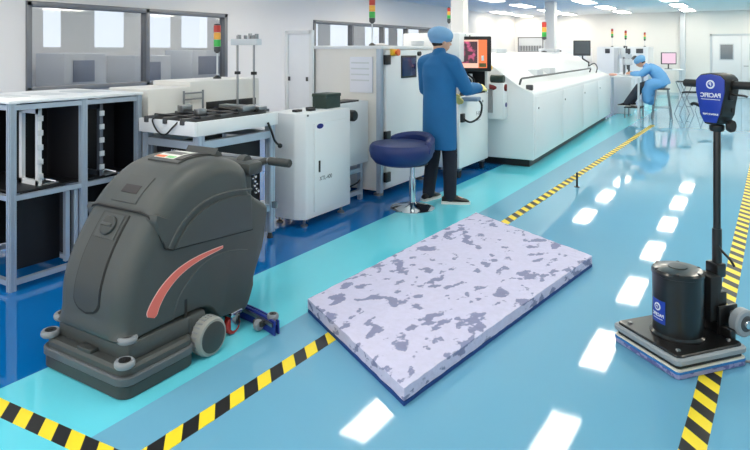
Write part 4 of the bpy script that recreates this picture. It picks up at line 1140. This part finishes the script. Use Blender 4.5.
mz0, mz1, mr = .1, .425, .116; MC = (.012, -.012)
MT = MB().lathe([(mr+.012, mz0), (mr+.012, mz0+.012), (mr, mz0+.02), (mr, mz1-.03), (mr+.004, mz1-.028), (mr+.004, mz1-.014), (mr-.004, mz1-.004), (mr-.02, mz1), (.045, mz1+.004), (.043, mz1+.008), (.001, mz1+.009)], (*MC, 0), seg=56).build('motor', PB, U, world=False)
for k in range(6):
    a = k*PI/3+.25
    MB().lathe([(.01, 0), (.01, .008), (.006, .012), (.001, .012)], (MC[0]+(mr-.01)*math.cos(a), MC[1]+(mr-.01)*math.sin(a), mz1-.012)).build('bolt', PBM, MT, world=False)
# label wrapped on the motor's front
la = math.radians(-94)        # local direction of label centre (faces the camera's left)
rs = []; hw = math.radians(21)
for k in range(13):
    a = la-hw+2*hw*k/12
    rs.append([(MC[0]+r*math.cos(a), MC[1]+r*math.sin(a), z) for r, z in ((mr+.0005, .17), (mr+.002, .17), (mr+.002, .28), (mr+.0005, .28))])
LB = MB().rings(rs).build('label', PBL, MT, world=False)
n_ = Vector((math.cos(la), math.sin(la), 0)); r_ = Vector((-math.sin(la), math.cos(la), 0))
o_ = Vector((*MC, 0))+n_*(mr+.0045)
MB().lathe([(.019, 0), (.019, .003), (.001, .003)], o_-n_*.004+Vector((0, 0, .247))+r_*.008*0, n_, 28).build('emblem', PW, LB, world=False)
MB().lathe([(.012, 0), (.012, .001), (.001, .001)], o_-n_*.001+Vector((0, 0, .247)), n_, 28).build('emblem_ring', PBL, LB, world=False)
text('P', 'lettering', .022, o_+n_*.0012+Vector((0, 0, .246)), r_, (0, 0, 1), PW, LB, mirror=True, world=False)
text('PACIFIC', 'lettering', .021, o_-n_*.0019+Vector((0, 0, .207)), r_, (0, 0, 1), PW, LB, mirror=True, bold=.0006, world=False, wrap=mr+.0026)
rs = []
for k in range(9):
    a = la-hw*.7+1.4*hw*k/8; rs.append([(MC[0]+r*math.cos(a), MC[1]+r*math.sin(a), z) for r, z in ((mr+.0018, .188), (mr+.0026, .188), (mr+.0026, .191), (mr+.0018, .191))])
MB().rings(rs).build('label_line', PW, LB, world=False)
# yoke, gearbox and pole at the rear
px_, py_ = .028, .205
YK = MB().box(px_-.05, px_+.05, .13, .2, .16, .38, .008).build('control_box', PBM, U, world=False)
q = MB()
for z in (.2, .24, .28, .32): q.box(px_-.052, px_-.02, .128, .134, z, z+.008)
q.box(px_-.052, px_-.047, .14, .19, .33, .34)
q.build('vent', BLACK, YK, world=False)
q = MB(); q.box(-.09, .16, .165, .2, .1, .15, .006); q.box(-.02, .08, .18, .235, .14, .3, .008); q.box(.085, .1, .16, .28, .1, .24, .004); q.box(-.045, -.03, .16, .28, .1, .24, .004)
YB_ = q.build('yoke', PB, U, world=False)
MB().cyl((-.05, .24, .2), (.108, .24, .2), .014).build('pivot_bolt', STEEL, YB_, world=False)
MB().box(px_-.045, px_+.03, py_-.01, py_+.05, .36, .43, .008).build('pole_clamp', PB, U, world=False)
PL = MB().tube([(px_, py_+.02, .2), (px_, py_+.02, 1.14)], .0175, 18).build('pole', PB, U, world=False)
MB().tube([(px_, py_+.02, .2), (px_, py_+.02, .6)], .023, 18).build('pole_sleeve', PB, PL, world=False)
MB().tube(catmull([(px_+.01, py_+.01, .52), (px_+.05, py_+.0, .5), (px_+.085, py_+.01, .47), (px_+.1, py_+.02, .44)], 5), .006, 8).build('cord_hook', BLACK, PL, world=False)
for sx in (.15, -.135):
    W = MB().lathe([(.03, -.026), (.058, -.026), (.066, -.018), (.066, .018), (.058, .026), (.03, .026)], (sx, .25, .175), (1, 0, 0), 40).build('transport_wheel', GRIM, U, world=False)
    MB().lathe([(.001, -.027), (.042, -.027), (.042, .022), (.036, .029), (.014, .029), (.014, .038), (.001, .038)], (sx, .25, .175), (1, 0, 0), 32).build('hub', DGREY, W, world=False)
    MB().lathe([(.001, .03), (.022, .03), (.02, .04), (.01, .042), (.001, .042)], (sx, .25, .175), (1, 0, 0), 24).build('axle_cap', CHROME, W, world=False)
MB().cyl((-.15, .25, .175), (.165, .25, .175), .01).build('axle', STEEL, U, world=False)
# handle head
hy = py_+.02; hz0, hz1 = 1.125, 1.385
face = [(-.052, hz0), (.052, hz0), (.082, hz0+.05), (.1, hz1-.09), (.098, hz1-.03), (.07, hz1-.008), (0, hz1), (-.07, hz1-.008), (-.098, hz1-.03), (-.1, hz1-.09), (-.082, hz0+.05)]
face = [(a*.8, b) if b > hz0+.06 else (a*.66, b) for a, b in face]
hn = .16                                       # the head is turned a little on its pole
Rh = Matrix.Translation((px_, hy, 0)) @ Matrix.Rotation(hn, 4, 'Z')
def hpt(x, y, z): return Rh @ Vector((x, y, z))
hx, hyv = Rh.to_3x3() @ Vector((1, 0, 0)), Rh.to_3x3() @ Vector((0, 1, 0))
q = MB(); q.prism(face, hpt(0, -.055, 0), hx, (0, 0, 1), hyv*.115, .012); HD = q.build('handle_head', PBM, U, world=False)
q = MB(); q.prism([(a*.93, hz0+.012+(b-hz0)*.925) for a, b in face], hpt(0, -.0585, 0), hx, (0, 0, 1), hyv*.006, .001); FPN = q.build('face_label', PBL, HD, world=False)
MB().lathe([(.022, 0), (.022, .0025), (.001, .0025)], hpt(.004, -.0585, 1.327), -hyv, 28).build('emblem', PW, FPN, world=False)
MB().lathe([(.0145, 0), (.0145, .001), (.001, .001)], hpt(.004, -.061, 1.327), -hyv, 28).build('emblem_ring', PBL, FPN, world=False)
text('P', 'lettering', .026, hpt(.004, -.0622, 1.3265), hx, (0, 0, 1), PW, FPN, mirror=True, bold=.0008, world=False)
text('PACIFIC', 'lettering', .03, hpt(.004, -.0592, 1.272), hx, (0, 0, 1), PW, FPN, mirror=True, bold=.0008, world=False)
MB().obox(Rh @ Matrix.Translation((.004, -.0588, 1.252)), .1, .001, .003).build('label_line', PW, FPN, world=False)
text('SURFACE PREP', 'lettering', .0125, hpt(.004, -.0592, 1.178), hx, (0, 0, 1), PW, FPN, mirror=True, bold=.0003, world=False)
for s in (-1, 1):
    a, b = hpt(.07*s, .01, 1.325), hpt(.085*s, .01, 1.325); c = hpt(.185*s, .01, 1.325)
    MB().tube([a, b], .026, 18).tube([b, hpt(.18*s, .01, 1.325), c], [.02, .02, .016], 18).build('grip', PBM, HD, world=False)
    MB().tube(catmull([hpt(.075*s, -.01, 1.285), hpt(.1*s, -.025, 1.28), hpt(.15*s, -.03, 1.278), hpt(.17*s, -.03, 1.274)], 4), .0055, 8).box(*(hpt(.075*s, -.01, 1.285)[0]-.012, hpt(.075*s, -.01, 1.285)[0]+.012), *(hpt(.075*s, -.01, 1.285)[1]-.012, hpt(.075*s, -.01, 1.285)[1]+.012), 1.25, 1.3, .004).build('lever', PB, HD, world=False)
MB().tube(catmull([hpt(-.06, -.01, 1.2), hpt(-.085, -.02, 1.215), hpt(-.11, -.02, 1.222), hpt(-.125, -.02, 1.215)], 4), .009, 8).build('safety_lever', PB, HD, world=False)
MB().lathe([(.028, -.012), (.032, 0), (.028, .012), (.001, .013)], hpt(.06, .02, 1.12), hx, 24).build('adjust_knob', PBM, HD, world=False)
MB().lathe([(.03, 0), (.035, .01), (.035, .03), (.02, .035)], (px_, hy, 1.09)).build('pole_collar', PB, PL, world=False)
MB().cyl(hpt(.078, 0, 1.2), hpt(.084, 0, 1.2), .012).build('socket', BLACK, HD, world=False)
# grey power cord on the floor behind the base
cd = [on_floor(x, y, .006) for x, y in ((722, 352), (734, 358), (745, 361), (758, 362), (775, 360))]
cord = tag(MB().tube([tuple(p) for p in catmull([tuple(p) for p in cd], 5)], .006, 8).build('power_cord', mat('grey_cord', (150, 150, 150), .5)), 'grey power cord lying on the floor beside the upright machine', 'cord')

# ------------------------------------------------------------------ ambient light
wd = bpy.data.worlds.new('world'); sc.world = wd; wd.use_nodes = True
bg = wd.node_tree.nodes['Background']; bg.inputs['Color'].default_value = (1, .97, .92, 1); bg.inputs['Strength'].default_value = 1.15
